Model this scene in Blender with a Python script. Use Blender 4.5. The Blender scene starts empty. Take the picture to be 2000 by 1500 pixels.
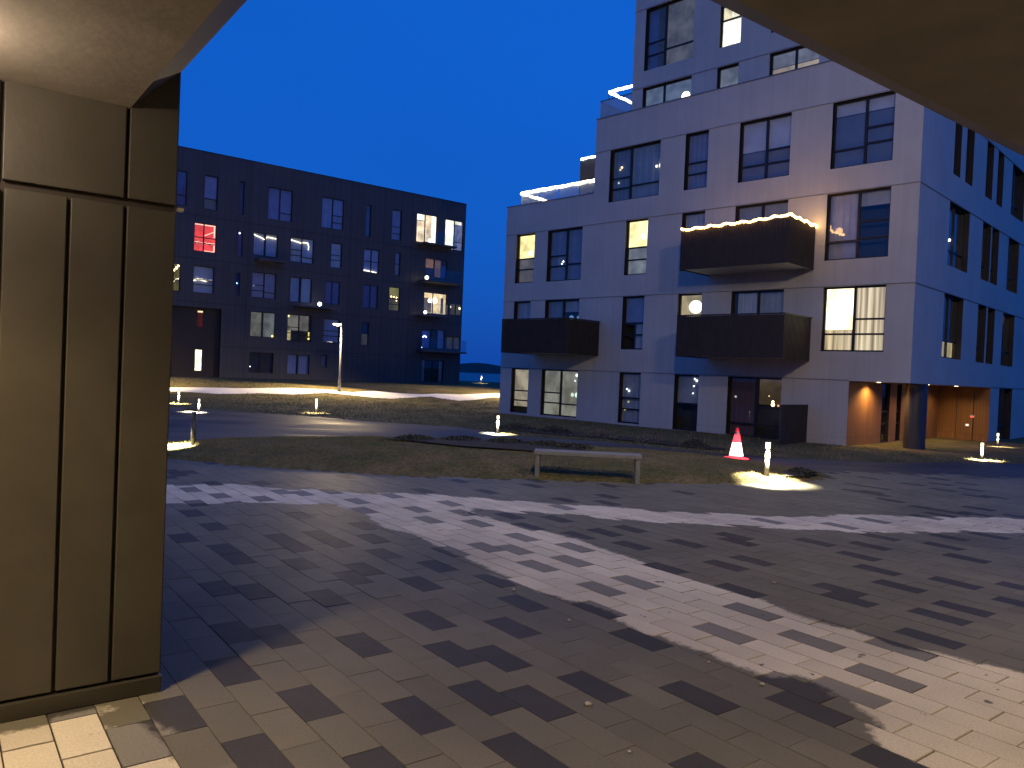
import bpy, bmesh, math, random
import numpy as np
from mathutils import Vector, Matrix
random.seed(7); rng = np.random.default_rng(7)
S = bpy.context.scene
COL = S.collection
R = math.radians

# ------------------------------------------------------------------ camera
RX = Vector((0.99912, 0.00068, 0.04193)); RD = Vector((0.04194, -0.01625, -0.99899))
RF = RX.cross(Vector((-RD.x, -RD.y, -RD.z))) * -1
RU = -RD
RF = RU.cross(RX).normalized(); RU = RX.cross(-RF) * -1
RU = (RF * -1).cross(RX).normalized()
cam_data = bpy.data.cameras.new("camera"); cam = bpy.data.objects.new("camera", cam_data); COL.objects.link(cam)
m3 = Matrix((RX, RU, -RF)).transposed()
cam.matrix_world = Matrix.Translation((0, 0, 1.7)) @ m3.to_4x4()
cam_data.sensor_width = 36; cam_data.lens = 1516.2 / 2000 * 36
cam_data.clip_start = 0.05; cam_data.clip_end = 6000
S.camera = cam

# ------------------------------------------------------------------ world, exposure
W = bpy.data.worlds.new("World"); S.world = W; W.use_nodes = True
nt = W.node_tree; nt.nodes.clear()
sky = nt.nodes.new('ShaderNodeTexSky'); sky.sky_type = 'NISHITA'; sky.sun_disc = False
sky.sun_elevation = R(-1.0); sky.sun_rotation = R(250); sky.altitude = 0; sky.ozone_density = 3.0
sky.air_density = 1.0; sky.dust_density = 0.4
# deep blue hour: the Nishita twilight is graded to the blue of the photograph, a little darker towards the horizon
tcw = nt.nodes.new('ShaderNodeTexCoord'); sep = nt.nodes.new('ShaderNodeSeparateXYZ'); rw = nt.nodes.new('ShaderNodeValToRGB')
nt.links.new(tcw.outputs['Generated'], sep.inputs[0]); nt.links.new(sep.outputs[2], rw.inputs[0])
for i, (p, c) in enumerate([(0.0, (.005, .064, .40)), (.16, (.005, .098, .51)), (.35, (.0045, .102, .52)), (1.0, (.0045, .100, .50))]):
    e = rw.color_ramp.elements[i] if i < 2 else rw.color_ramp.elements.new(p)
    e.position = p; e.color = (*c, 1)
tint = nt.nodes.new('ShaderNodeMix'); tint.data_type = 'RGBA'; tint.blend_type = 'MULTIPLY'; tint.inputs[0].default_value = 1.0
tint.inputs[7].default_value = (.12, .75, 2.4, 1); nt.links.new(sky.outputs[0], tint.inputs[6])
bg = nt.nodes.new('ShaderNodeBackground'); bg.inputs[1].default_value = 0.12
bg2 = nt.nodes.new('ShaderNodeBackground'); bg2.inputs[1].default_value = 0.93
ad = nt.nodes.new('ShaderNodeAddShader'); wo = nt.nodes.new('ShaderNodeOutputWorld')
nt.links.new(tint.outputs[2], bg.inputs[0]); nzw = nt.nodes.new('ShaderNodeTexNoise'); nzw.inputs['Scale'].default_value = 1.6; nzw.inputs['Detail'].default_value = 4; nt.links.new(tcw.outputs['Generated'], nzw.inputs['Vector'])
mrw = nt.nodes.new('ShaderNodeMapRange'); mrw.inputs[1].default_value = .3; mrw.inputs[2].default_value = .7; mrw.inputs[3].default_value = .90; mrw.inputs[4].default_value = 1.10; nt.links.new(nzw.outputs[0], mrw.inputs[0])
scw = nt.nodes.new('ShaderNodeVectorMath'); scw.operation = 'SCALE'; nt.links.new(rw.outputs[0], scw.inputs[0]); nt.links.new(mrw.outputs[0], scw.inputs['Scale'])
nt.links.new(scw.outputs[0], bg2.inputs[0]); nt.links.new(bg.outputs[0], ad.inputs[0]); nt.links.new(bg2.outputs[0], ad.inputs[1]); nt.links.new(ad.outputs[0], wo.inputs[0])
S.view_settings.view_transform = 'Standard'; S.view_settings.look = 'None'
S.view_settings.exposure = 0.0; S.view_settings.gamma = 1.0; S.view_settings.use_curve_mapping = False
S.cycles.max_bounces = 6; S.cycles.diffuse_bounces = 3; S.cycles.glossy_bounces = 3
S.cycles.transparent_max_bounces = 12; S.cycles.sample_clamp_indirect = 3.0

# ------------------------------------------------------------------ helpers
def inp(n, *names):
    for k in names:
        if k in n.inputs: return n.inputs[k]
def mat(name, base=(.5, .5, .5), rough=.6, metal=0, spec=.5, emit=None, es=0, noise=None, bump=None, coat=0):
    m = bpy.data.materials.new(name); m.use_nodes = True
    t = m.node_tree; b = t.nodes['Principled BSDF']
    b.inputs['Base Color'].default_value = (*base, 1); b.inputs['Roughness'].default_value = rough
    b.inputs['Metallic'].default_value = metal; inp(b, 'Specular IOR Level').default_value = spec
    if coat: inp(b, 'Coat Weight').default_value = coat
    if emit:
        inp(b, 'Emission Color').default_value = (*emit, 1); inp(b, 'Emission Strength').default_value = es
    if noise or bump:
        tc = t.nodes.new('ShaderNodeTexCoord')
    if noise:                                  # (scale, amount, colour2)
        nz = t.nodes.new('ShaderNodeTexNoise'); nz.inputs['Scale'].default_value = noise[0]; nz.inputs['Detail'].default_value = 6
        t.links.new(tc.outputs['Object'], nz.inputs['Vector'])
        rp = t.nodes.new('ShaderNodeMapRange'); rp.inputs[1].default_value = .35; rp.inputs[2].default_value = .65
        rp.inputs[3].default_value = 0; rp.inputs[4].default_value = noise[1]
        mx = t.nodes.new('ShaderNodeMix'); mx.data_type = 'RGBA'
        mx.inputs[6].default_value = (*base, 1); mx.inputs[7].default_value = (*noise[2], 1)
        t.links.new(nz.outputs[0], rp.inputs[0]); t.links.new(rp.outputs[0], mx.inputs[0]); t.links.new(mx.outputs[2], b.inputs['Base Color'])
    if bump:
        nb = t.nodes.new('ShaderNodeTexNoise'); nb.inputs['Scale'].default_value = bump[0]; nb.inputs['Detail'].default_value = 5
        t.links.new(tc.outputs['Object'], nb.inputs['Vector'])
        bp = t.nodes.new('ShaderNodeBump'); bp.inputs['Strength'].default_value = bump[1]; bp.inputs['Distance'].default_value = .02
        t.links.new(nb.outputs[0], bp.inputs['Height']); t.links.new(bp.outputs[0], b.inputs['Normal'])
    return m
def emis(name, col, s, noise=None, fold=None):
    """something that gives off light; optional cloudy variation or curtain folds"""
    m = bpy.data.materials.new(name); m.use_nodes = True; t = m.node_tree; t.nodes.clear()
    e = t.nodes.new('ShaderNodeEmission'); o = t.nodes.new('ShaderNodeOutputMaterial')
    e.inputs[0].default_value = (*col, 1); e.inputs[1].default_value = s
    if noise or fold:
        tc = t.nodes.new('ShaderNodeTexCoord')
        if fold:
            mp = t.nodes.new('ShaderNodeMapping'); mp.inputs['Scale'].default_value = (9, 9, .25)
            nz = t.nodes.new('ShaderNodeTexNoise'); nz.inputs['Scale'].default_value = 1; nz.inputs['Detail'].default_value = 2
            t.links.new(tc.outputs['Object'], mp.inputs[0]); t.links.new(mp.outputs[0], nz.inputs['Vector'])
            lo, hi = fold
        else:
            nz = t.nodes.new('ShaderNodeTexNoise'); nz.inputs['Scale'].default_value = noise[0]; nz.inputs['Detail'].default_value = 2
            t.links.new(tc.outputs['Object'], nz.inputs['Vector']); lo, hi = noise[1:]
        r = t.nodes.new('ShaderNodeMapRange'); r.inputs[1].default_value = .35; r.inputs[2].default_value = .65
        r.inputs[3].default_value = lo * s; r.inputs[4].default_value = hi * s
        t.links.new(nz.outputs[0], r.inputs[0]); t.links.new(r.outputs[0], e.inputs[1])
    t.links.new(e.outputs[0], o.inputs[0]); return m

class MB:
    def __init__(s): s.v = []; s.f = []; s.m = []; s.uv = None
    def quad(s, a, b, c, d, m=0):
        i = len(s.v); s.v += [tuple(a), tuple(b), tuple(c), tuple(d)]; s.f.append((i, i+1, i+2, i+3)); s.m.append(m)
    def box(s, x0, y0, z0, x1, y1, z1, m=0):
        if x0 > x1: x0, x1 = x1, x0
        if y0 > y1: y0, y1 = y1, y0
        if z0 > z1: z0, z1 = z1, z0
        i = len(s.v)
        s.v += [(x0,y0,z0),(x1,y0,z0),(x1,y1,z0),(x0,y1,z0),(x0,y0,z1),(x1,y0,z1),(x1,y1,z1),(x0,y1,z1)]
        for f in ((0,3,2,1),(4,5,6,7),(0,1,5,4),(1,2,6,5),(2,3,7,6),(3,0,4,7)):
            s.f.append(tuple(i+k for k in f)); s.m.append(m)
    def mbox(s, mp, a0, a1, d0, d1, z0, z1, m=0):
        """box in facade coordinates: a along the facade, d depth behind it"""
        p = [mp(a0, d0, z0), mp(a1, d1, z1)]
        s.box(p[0][0], p[0][1], p[0][2], p[1][0], p[1][1], p[1][2], m)
    def lathe(s, cx, cy, prof, n=16, m=0, cap=True):
        i0 = len(s.v)
        for (r, z) in prof:
            for k in range(n):
                a = 2*math.pi*k/n; s.v.append((cx + r*math.cos(a), cy + r*math.sin(a), z))
        for j in range(len(prof)-1):
            for k in range(n):
                k2 = (k+1) % n
                s.f.append((i0+j*n+k, i0+j*n+k2, i0+(j+1)*n+k2, i0+(j+1)*n+k)); s.m.append(m)
        if cap:
            s.f.append(tuple(i0+k for k in reversed(range(n)))); s.m.append(m)
            s.f.append(tuple(i0+(len(prof)-1)*n+k for k in range(n))); s.m.append(m)
    def tube(s, pts, r, n=8, m=0):
        pts = [Vector(p) for p in pts]; i0 = len(s.v); L = len(pts)
        rs = r if isinstance(r, (list, tuple)) else [r]*L
        for j, p in enumerate(pts):
            d = (pts[min(j+1, L-1)] - pts[max(j-1, 0)]).normalized()
            u = d.cross(Vector((0, 0, 1)));
            if u.length < 1e-3: u = Vector((1, 0, 0))
            u.normalize(); w = d.cross(u)
            for k in range(n):
                a = 2*math.pi*k/n; q = p + (u*math.cos(a) + w*math.sin(a))*rs[j]; s.v.append(tuple(q))
        for j in range(L-1):
            for k in range(n):
                k2 = (k+1) % n
                s.f.append((i0+j*n+k, i0+j*n+k2, i0+(j+1)*n+k2, i0+(j+1)*n+k)); s.m.append(m)
        s.f.append(tuple(i0+k for k in range(n))); s.m.append(m)
        s.f.append(tuple(i0+(L-1)*n+k for k in reversed(range(n)))); s.m.append(m)
    def ball(s, c, r, m=0, sub=1):
        b = bmesh.new(); bmesh.ops.create_icosphere(b, subdivisions=sub, radius=r)
        i0 = len(s.v); b.verts.ensure_lookup_table()
        for v in b.verts: s.v.append((v.co.x+c[0], v.co.y+c[1], v.co.z+c[2]))
        for f in b.faces: s.f.append(tuple(i0+v.index for v in f.verts)); s.m.append(m)
        b.free()
    def build(s, name, mats, parent=None, smooth=False, loc=None, uvmap=False):
        me = bpy.data.meshes.new(name); me.from_pydata(s.v, [], s.f)
        if not isinstance(mats, (list, tuple)): mats = [mats]
        for m in mats: me.materials.append(m)
        me.polygons.foreach_set('material_index', s.m)
        if smooth: me.polygons.foreach_set('use_smooth', [True]*len(s.f))
        if uvmap and s.uv:
            l = me.uv_layers.new(name='UVMap')
            co = []
            for p in me.polygons:
                for vi in p.vertices: co += s.uv[vi]
            l.data.foreach_set('uv', co)
        me.update()
        o = bpy.data.objects.new(name, me); COL.objects.link(o)
        if parent: o.parent = parent
        if loc: o.location = loc
        return o
def bevel(o, w=.01, seg=2):
    b = o.modifiers.new('bevel', 'BEVEL'); b.width = w; b.segments = seg; b.limit_method = 'ANGLE'; return o
def tag(o, label, cat, group=None, kind=None):
    if label: o['label'] = label
    if cat: o['category'] = cat
    if group: o['group'] = group
    if kind: o['kind'] = kind
    return o
def thing(name, label, cat, loc=(0, 0, 0), rz=0, group=None):
    o = bpy.data.objects.new(name, None); COL.objects.link(o); o.location = loc; o.rotation_euler = (0, 0, rz)
    o.empty_display_size = .2
    return tag(o, label, cat, group)
def struct(o): o['kind'] = 'structure'; return o
def light(name, kind, loc, energy, color, parent=None, size=.05, spot=None, blend=.5, rot=None, direction=None):
    d = bpy.data.lights.new(name, kind); d.energy = energy; d.color = color
    if kind in ('POINT', 'SPOT'): d.shadow_soft_size = size
    if spot: d.spot_size = R(spot); d.spot_blend = blend
    o = bpy.data.objects.new(name, d); COL.objects.link(o); o.location = loc
    if parent: o.parent = parent
    if direction: o.rotation_euler = Vector(direction).to_track_quat('-Z', 'Y').to_euler()
    return o
WARM = (1.0, .74, .42); WARMW = (1.0, .80, .52)

# ------------------------------------------------------------------ frames of the three buildings
CA = Vector((12.2203, 23.8501, 0)); ANG_A = math.atan2(.71197, .70221)
DC = Vector((-4.697, 69.060, 0)); ANG_D = math.atan2(.61753, .78655)
A2 = -.645; ANG_N = -A2
def n2w(v, u, z=0): c, s = math.cos(ANG_N), math.sin(ANG_N); return Vector((v*c - u*s, v*s + u*c, z))
def a2w(q, p, z=0): c, s = math.cos(ANG_A), math.sin(ANG_A); return Vector((CA.x + q*c - p*s, CA.y + q*s + p*c, z))
def d2w(x, y, z=0): c, s = math.cos(ANG_D), math.sin(ANG_D); return Vector((DC.x + x*c - y*s, DC.y + x*s + y*c, z))

# ------------------------------------------------------------------ terrain
def ss(a, b, x):
    t = np.clip((x-a)/(b-a), 0, 1); return t*t*(3-2*t)
def gz(X, Y):
    X = np.asarray(X, float); Y = np.asarray(Y, float)
    z = -.28*ss(13.5, 21, Y)
    n = (X-DC.x)*.6175 - (Y-DC.y)*.7866
    al = (X-DC.x)*.7866 + (Y-DC.y)*.6175
    z = z + .64*(1-ss(6, 22, n))*ss(36, 48, Y)
    z = z + .30*np.exp(-((n-9)/4.0)**2)*ss(-8, 3, al)*(1-ss(12, 25, al))*ss(36, 48, Y)
    z = z + .10*np.exp(-((n-11)/5.0)**2)*(1-ss(-10, -2, al))*ss(36, 48, Y)
    z = z - 3.6*ss(90, 125, Y + 0*X)
    # low grassed island
    e = 1 - ((X+.55)/6.6)**2
    h = .31*np.clip(e, 0, 1)**.8*np.clip(1-((Y-15.9-.12*X*0)/3.55)**2, 0, 1)
    z = z + h
    z = z + .02*np.sin(X*.9+1.3)*np.sin(Y*.7)*ss(14, 18, Y)
    return z
def gz1(x, y): return float(gz(x, y))
PAVE = [(-13, -6), (22, -6), (22, 15.2), (13, 15.4), (9, 15.6), (6.3, 15.2), (5.9, 14.3), (5.2, 13.55), (4.3, 13.0), (3.4, 12.72), (2.1, 12.4), (.4, 12.25), (-1.5, 12.08), (-4, 12.35), (-5.4, 12.9), (-6.4, 13.4), (-13, 15)]
ROAD = [(-22, 15.3), (-13, 15.2), (-7.4, 15.2), (-6.4, 16.6), (-5.4, 18.6), (-4, 19.6), (-1.3, 20.0), (1.5, 19.5), (3.6, 18.4), (5.2, 16.8), (5.9, 15.6), (6.3, 15.25), (9, 15.65), (13, 15.45), (22, 15.25), (34, 15),
        (34, 28), (20, 23.4), (14.25, 21.4), (12.2, 21.3), (9.5, 20.3), (7.6, 20.2), (5.6, 20.9), (3.1, 22.8), (.2, 24.2), (-1.73, 26.4), (-5.5, 27.6), (-8.7, 29.3), (-12.5, 30.6), (-22, 31)]
FOOT = [(-30, 35.4), (-22, 38.9), (-17.5, 41.2), (-15.5, 41.3), (-14, 42.9), (-12.2, 43.4), (-10.8, 45.3), (-9.4, 45.2), (-8.0, 44.7), (-7.0, 44.8), (-6.0, 46.2), (-5.0, 48.0), (-4.2, 47.4), (-3.2, 46.9), (-2.2, 48.4), (-1.2, 51.2), (1, 53.2), (4, 56), (4.5, 58.8), (1.5, 57), (-1.2, 54.6), (-2.4, 52.4), (-3.4, 50.9), (-4.8, 50.3), (-5.7, 48.9), (-6.8, 48.3), (-8.6, 48.4), (-9.6, 46.8), (-11, 47.0), (-13.2, 46.0), (-15.5, 44.3), (-18, 43.0), (-30, 37.6)]
def inside(poly, X, Y):
    X = np.asarray(X, float); Y = np.asarray(Y, float); r = np.zeros(X.shape, bool); n = len(poly)
    for i in range(n):
        x0, y0 = poly[i]; x1, y1 = poly[(i+1) % n]
        c = ((y0 > Y) != (y1 > Y)) & (X < (x1-x0)*(Y-y0)/((y1-y0)+1e-12)+x0); r ^= c
    return r
def pdist(poly, X, Y):
    d = np.full(np.shape(X), 1e9); n = len(poly)
    for i in range(n):
        x0, y0 = poly[i]; x1, y1 = poly[(i+1) % n]; dx, dy = x1-x0, y1-y0
        t = np.clip(((X-x0)*dx+(Y-y0)*dy)/(dx*dx+dy*dy+1e-12), 0, 1)
        d = np.minimum(d, np.hypot(X-x0-t*dx, Y-y0-t*dy))
    return d
def sdist(poly, X, Y):                      # >0 inside
    d = pdist(poly, X, Y); return np.where(inside(poly, X, Y), d, -d)

GRASSM = bpy.data.materials.new('rough_lawn'); GRASSM.use_nodes = True
def lawn_mat():
    t = GRASSM.node_tree; b = t.nodes['Principled BSDF']; b.inputs['Roughness'].default_value = .95; inp(b, 'Specular IOR Level').default_value = .1
    tc = t.nodes.new('ShaderNodeTexCoord')
    n1 = t.nodes.new('ShaderNodeTexNoise'); n1.inputs['Scale'].default_value = .8; n1.inputs['Detail'].default_value = 8; n1.inputs['Roughness'].default_value = .7
    n2 = t.nodes.new('ShaderNodeTexNoise'); n2.inputs['Scale'].default_value = 14; n2.inputs['Detail'].default_value = 5
    r = t.nodes.new('ShaderNodeValToRGB'); r.color_ramp.elements[0].position = .36; r.color_ramp.elements[0].color = (.085, .095, .036, 1)
    r.color_ramp.elements[1].position = .66; r.color_ramp.elements[1].color = (.23, .165, .085, 1)
    mx = t.nodes.new('ShaderNodeMix'); mx.data_type = 'RGBA'; mx.blend_type = 'MULTIPLY'; mx.inputs[0].default_value = .8
    g = t.nodes.new('ShaderNodeMapRange'); g.inputs[1].default_value = .3; g.inputs[2].default_value = .7; g.inputs[3].default_value = .45; g.inputs[4].default_value = 1.3
    for n in (n1, n2): t.links.new(tc.outputs['Object'], n.inputs['Vector'])
    t.links.new(n1.outputs[0], r.inputs[0]); t.links.new(n2.outputs[0], g.inputs[0])
    t.links.new(r.outputs[0], mx.inputs[6]); t.links.new(g.outputs[0], mx.inputs[7]); t.links.new(mx.outputs[2], b.inputs['Base Color'])
    bp = t.nodes.new('ShaderNodeBump'); bp.inputs['Strength'].default_value = .9; bp.inputs['Distance'].default_value = .05
    t.links.new(n2.outputs[0], bp.inputs['Height']); t.links.new(bp.outputs[0], b.inputs['Normal'])
lawn_mat()

def grid_mesh(name, xs, ys, zfun, m, keep=None):
    X, Y = np.meshgrid(xs, ys); Z = zfun(X, Y); nx, ny = len(xs), len(ys)
    v = np.stack([X, Y, Z], -1).reshape(-1, 3)
    idx = np.arange(nx*ny).reshape(ny, nx)
    f = np.stack([idx[:-1, :-1], idx[:-1, 1:], idx[1:, 1:], idx[1:, :-1]], -1).reshape(-1, 4)
    me = bpy.data.meshes.new(name); me.from_pydata(v.tolist(), [], f.tolist()); me.materials.append(m)
    me.polygons.foreach_set('use_smooth', [True]*len(f)); me.update()
    o = bpy.data.objects.new(name, me); COL.objects.link(o); return o
def terr(X, Y):
    z = gz(X, Y)
    for poly, dep in ((PAVE, .10), (ROAD, .05), (FOOT, .05)):
        z = z - dep*(ss(-.02, .12, sdist(poly, X, Y)))
    return z
xs = np.concatenate([[-4000, -1500, -500, -200, -100, -60, -45], np.arange(-35, 30, .32), [32, 36, 45, 60, 100, 200, 500, 1500, 4000]])
ys = np.concatenate([[-3000, -300, -60, -20, 0, 6, 10], np.arange(11, 34, .2), np.arange(34, 92, .6), [95, 100, 105, 110, 115, 120, 125, 130]])
struct(grid_mesh('ground', xs, ys, terr, GRASSM))

# tessellated flat sheets for road and footpath
def sheet(name, poly, step, m, lift=.0, wob=0):
    xs_ = [p[0] for p in poly]; ys_ = [p[1] for p in poly]
    b = bmesh.new(); vs = [b.verts.new((x, y, 0)) for x, y in poly]; b.faces.new(vs)
    for ax, lo, hi in ((0, min(xs_), max(xs_)), (1, min(ys_), max(ys_))):
        c = lo+step
        while c < hi:
            co = (c, 0, 0) if ax == 0 else (0, c, 0); no = (1, 0, 0) if ax == 0 else (0, 1, 0)
            bmesh.ops.bisect_plane(b, geom=b.verts[:]+b.edges[:]+b.faces[:], plane_co=co, plane_no=no); c += step
    for v in b.verts: v.co.z = gz1(v.co.x, v.co.y)+lift
    bmesh.ops.recalc_face_normals(b, faces=b.faces)
    if sum(f.normal.z for f in b.faces) < 0: bmesh.ops.reverse_faces(b, faces=b.faces)
    me = bpy.data.meshes.new(name); b.to_mesh(me); b.free(); me.materials.append(m)
    o = bpy.data.objects.new(name, me); COL.objects.link(o); return struct(o)
def asphalt_mat():
    m = bpy.data.materials.new('wet_asphalt'); m.use_nodes = True; t = m.node_tree; b = t.nodes['Principled BSDF']
    tc = t.nodes.new('ShaderNodeTexCoord'); mp = t.nodes.new('ShaderNodeMapping'); mp.inputs['Scale'].default_value = (.35, 1.1, 1)
    n = t.nodes.new('ShaderNodeTexNoise'); n.inputs['Scale'].default_value = .55; n.inputs['Detail'].default_value = 6
    t.links.new(tc.outputs['Object'], mp.inputs[0]); t.links.new(mp.outputs[0], n.inputs['Vector'])
    r = t.nodes.new('ShaderNodeValToRGB'); r.color_ramp.elements[0].position = .45; r.color_ramp.elements[0].color = (.028, .028, .03, 1)
    r.color_ramp.elements[1].position = .62; r.color_ramp.elements[1].color = (.085, .083, .08, 1)
    t.links.new(n.outputs[0], r.inputs[0]); t.links.new(r.outputs[0], b.inputs['Base Color'])
    g = t.nodes.new('ShaderNodeMapRange'); g.inputs[1].default_value = .45; g.inputs[2].default_value = .62; g.inputs[3].default_value = .55; g.inputs[4].default_value = .8
    t.links.new(n.outputs[0], g.inputs[0]); t.links.new(g.outputs[0], b.inputs['Roughness'])
    n3 = t.nodes.new('ShaderNodeTexNoise'); n3.inputs['Scale'].default_value = 60
    bp = t.nodes.new('ShaderNodeBump'); bp.inputs['Strength'].default_value = .3; bp.inputs['Distance'].default_value = .01
    t.links.new(tc.outputs['Object'], n3.inputs['Vector']); t.links.new(n3.outputs[0], bp.inputs['Height']); t.links.new(bp.outputs[0], b.inputs['Normal'])
    return m
sheet('road', ROAD, .8, asphalt_mat())
sheet('footpath', FOOT, 1.0, mat('pale_concrete_path', (.78, .75, .70), .8, noise=(.9, .5, (.62, .59, .55))))

# ------------------------------------------------------------------ sea and far shore
struct(grid_mesh('sea', np.array([-4500, -1000, -200, 0, 200, 1000, 4500.]), np.array([126, 300, 1200, 4500.]), lambda X, Y: 0*X-2.9, mat('sea_water', (.01, .02, .04), .35, bump=(.3, .4))))
b = MB(); N = 90; prev = None
for i in range(N+1):
    x = -900+1800*i/N; h = 4+5*(math.sin(i*.31)+1)+3*math.sin(i*.9+2)+random.random()*2
    cur = [(x, 1150, -3.2), (x, 1190, max(2, h)-2.9), (x, 1330, max(2, h)*1.1-2.9), (x, 1500, -3.2)]
    if prev:
        for k in range(3): b.quad(prev[k], cur[k], cur[k+1], prev[k+1])
    prev = cur
struct(b.build('hills', mat('far_shore', (.05, .06, .05), .9), smooth=True))

# ------------------------------------------------------------------ paving
CELLS = {(-2,-2),(-1,-4),(-1,1),(0,-1),(1,-5),(1,-3),(1,0),(2,0),(2,3),(3,-4),(3,2),(3,7),(4,-5),(4,-1),(4,5),(4,6),(5,-4),(5,1),(5,8),(5,10),(6,-4),(6,-2),(6,4),(6,12),(7,-7),(7,-3),(7,-1),(7,2),(7,5),(7,6),(7,14),(8,-4),(8,3),(8,13),(9,-2),(9,1),(9,5),(9,6),(9,15),(10,-5),(10,4),(10,9),(10,12),(10,18),(11,-8),(11,-1),(11,2),(11,5),(12,-6),(12,-3),(12,1),(12,7),(12,13),(12,15),(13,-6),(13,-2),(13,3),(13,12),(14,-6),(14,9),(14,17),(15,-4),(15,-1),(15,1),(15,3),(15,10),(15,12),(15,15),(16,-6),(16,3),(16,7),(17,-5),(17,-1),(17,1),(17,8),(18,-3),(18,4),(18,6),(18,11),(19,-6),(19,2),(19,7),(19,14),(20,-2),(20,0),(20,5),(20,9),(21,-6),(21,3),(21,6),(21,11),(22,2),(23,-4),(23,-1),(23,3),(23,5),(24,-5),(24,-3),(25,-1),(25,1),(25,3),(25,10),(25,13),(26,-5),(26,7),(27,-4),(28,-6),(28,1),(28,8),(29,-6),(29,-3),(29,1),(30,-4),(30,7),(31,-2),(32,-5),(32,0),(32,8),(32,11),(34,-1),(35,2),(36,-3),(37,-1),(38,-2),(38,1),(41,-2),(42,1),(44,-2)}
DRY1 = [(1.2,11.3),(2.56,10.91),(3.34,10.75),(3.87,10.06),(4.32,9.75),(4.75,9.26),(5.25,9.19),(5.57,8.79),(5.99,8.31),(6.24,8.07),(6.56,7.72),(7.02,7.24),(7.51,6.71),(8.07,6.27),(8.5,5.82),(9.23,5.56),(10.04,5.31),(10.55,4.89),(11.19,4.52),(13,3.6),(13,2.4),(10.64,3.72),(10.13,4.09),(9.43,4.36),(8.81,4.65),(8.48,4.97),(7.9,5.4),(7.44,5.78),(6.74,6.34),(6.46,6.74),(6.16,7.05),(5.68,7.45),(5.38,7.88),(5.13,7.51),(5.3,6.94),(5.32,6.41),(5.37,5.97),(5.33,5.33),(5.23,4.65),(5.3,4.09),(5.27,3.62),(5.18,3.16),(5.24,2.81),(5.18,2.49),(5.24,2.22),(5.29,2.03),(5.38,1.84),(5.35,1.0),(5.3,-3),(3.4,-3),(3.3,1.1),(3.55,1.59),(3.57,1.74),(3.68,1.84),(3.86,1.99),(3.94,2.12),(4.07,2.34),(4.1,2.55),(3.93,2.64),(3.93,2.82),(3.93,3.01),(3.9,3.4),(3.9,3.63),(3.95,3.92),(3.92,4.21),(3.82,4.57),(3.86,4.95),(3.81,5.24),(3.87,5.81),(3.93,6.34),(3.94,6.85),(3.83,7.32),(4.01,8.19),(3.9,8.78),(3.48,9.04),(3.09,9.32),(2.61,9.33),(2.23,9.5),(1.59,9.6),(0,9.8),(-2,10.4),(-2,12.6)]
DRY2 = [(-2,4.3),(-.07,4.24),(.3,4.13),(.5,4.12),(.77,4.14),(.81,4.03),(.68,4.01),(.71,3.9),(.86,3.87),(.9,3.64),(.89,3.48),(.91,3.26),(.86,2.91),(.5,1.5),(-2,1)]
def wetness(v, u):
    """signed distance (m) into the dry areas; positive = dry"""
    return np.maximum(sdist(DRY1, v, u), sdist(DRY2, v, u))
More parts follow.
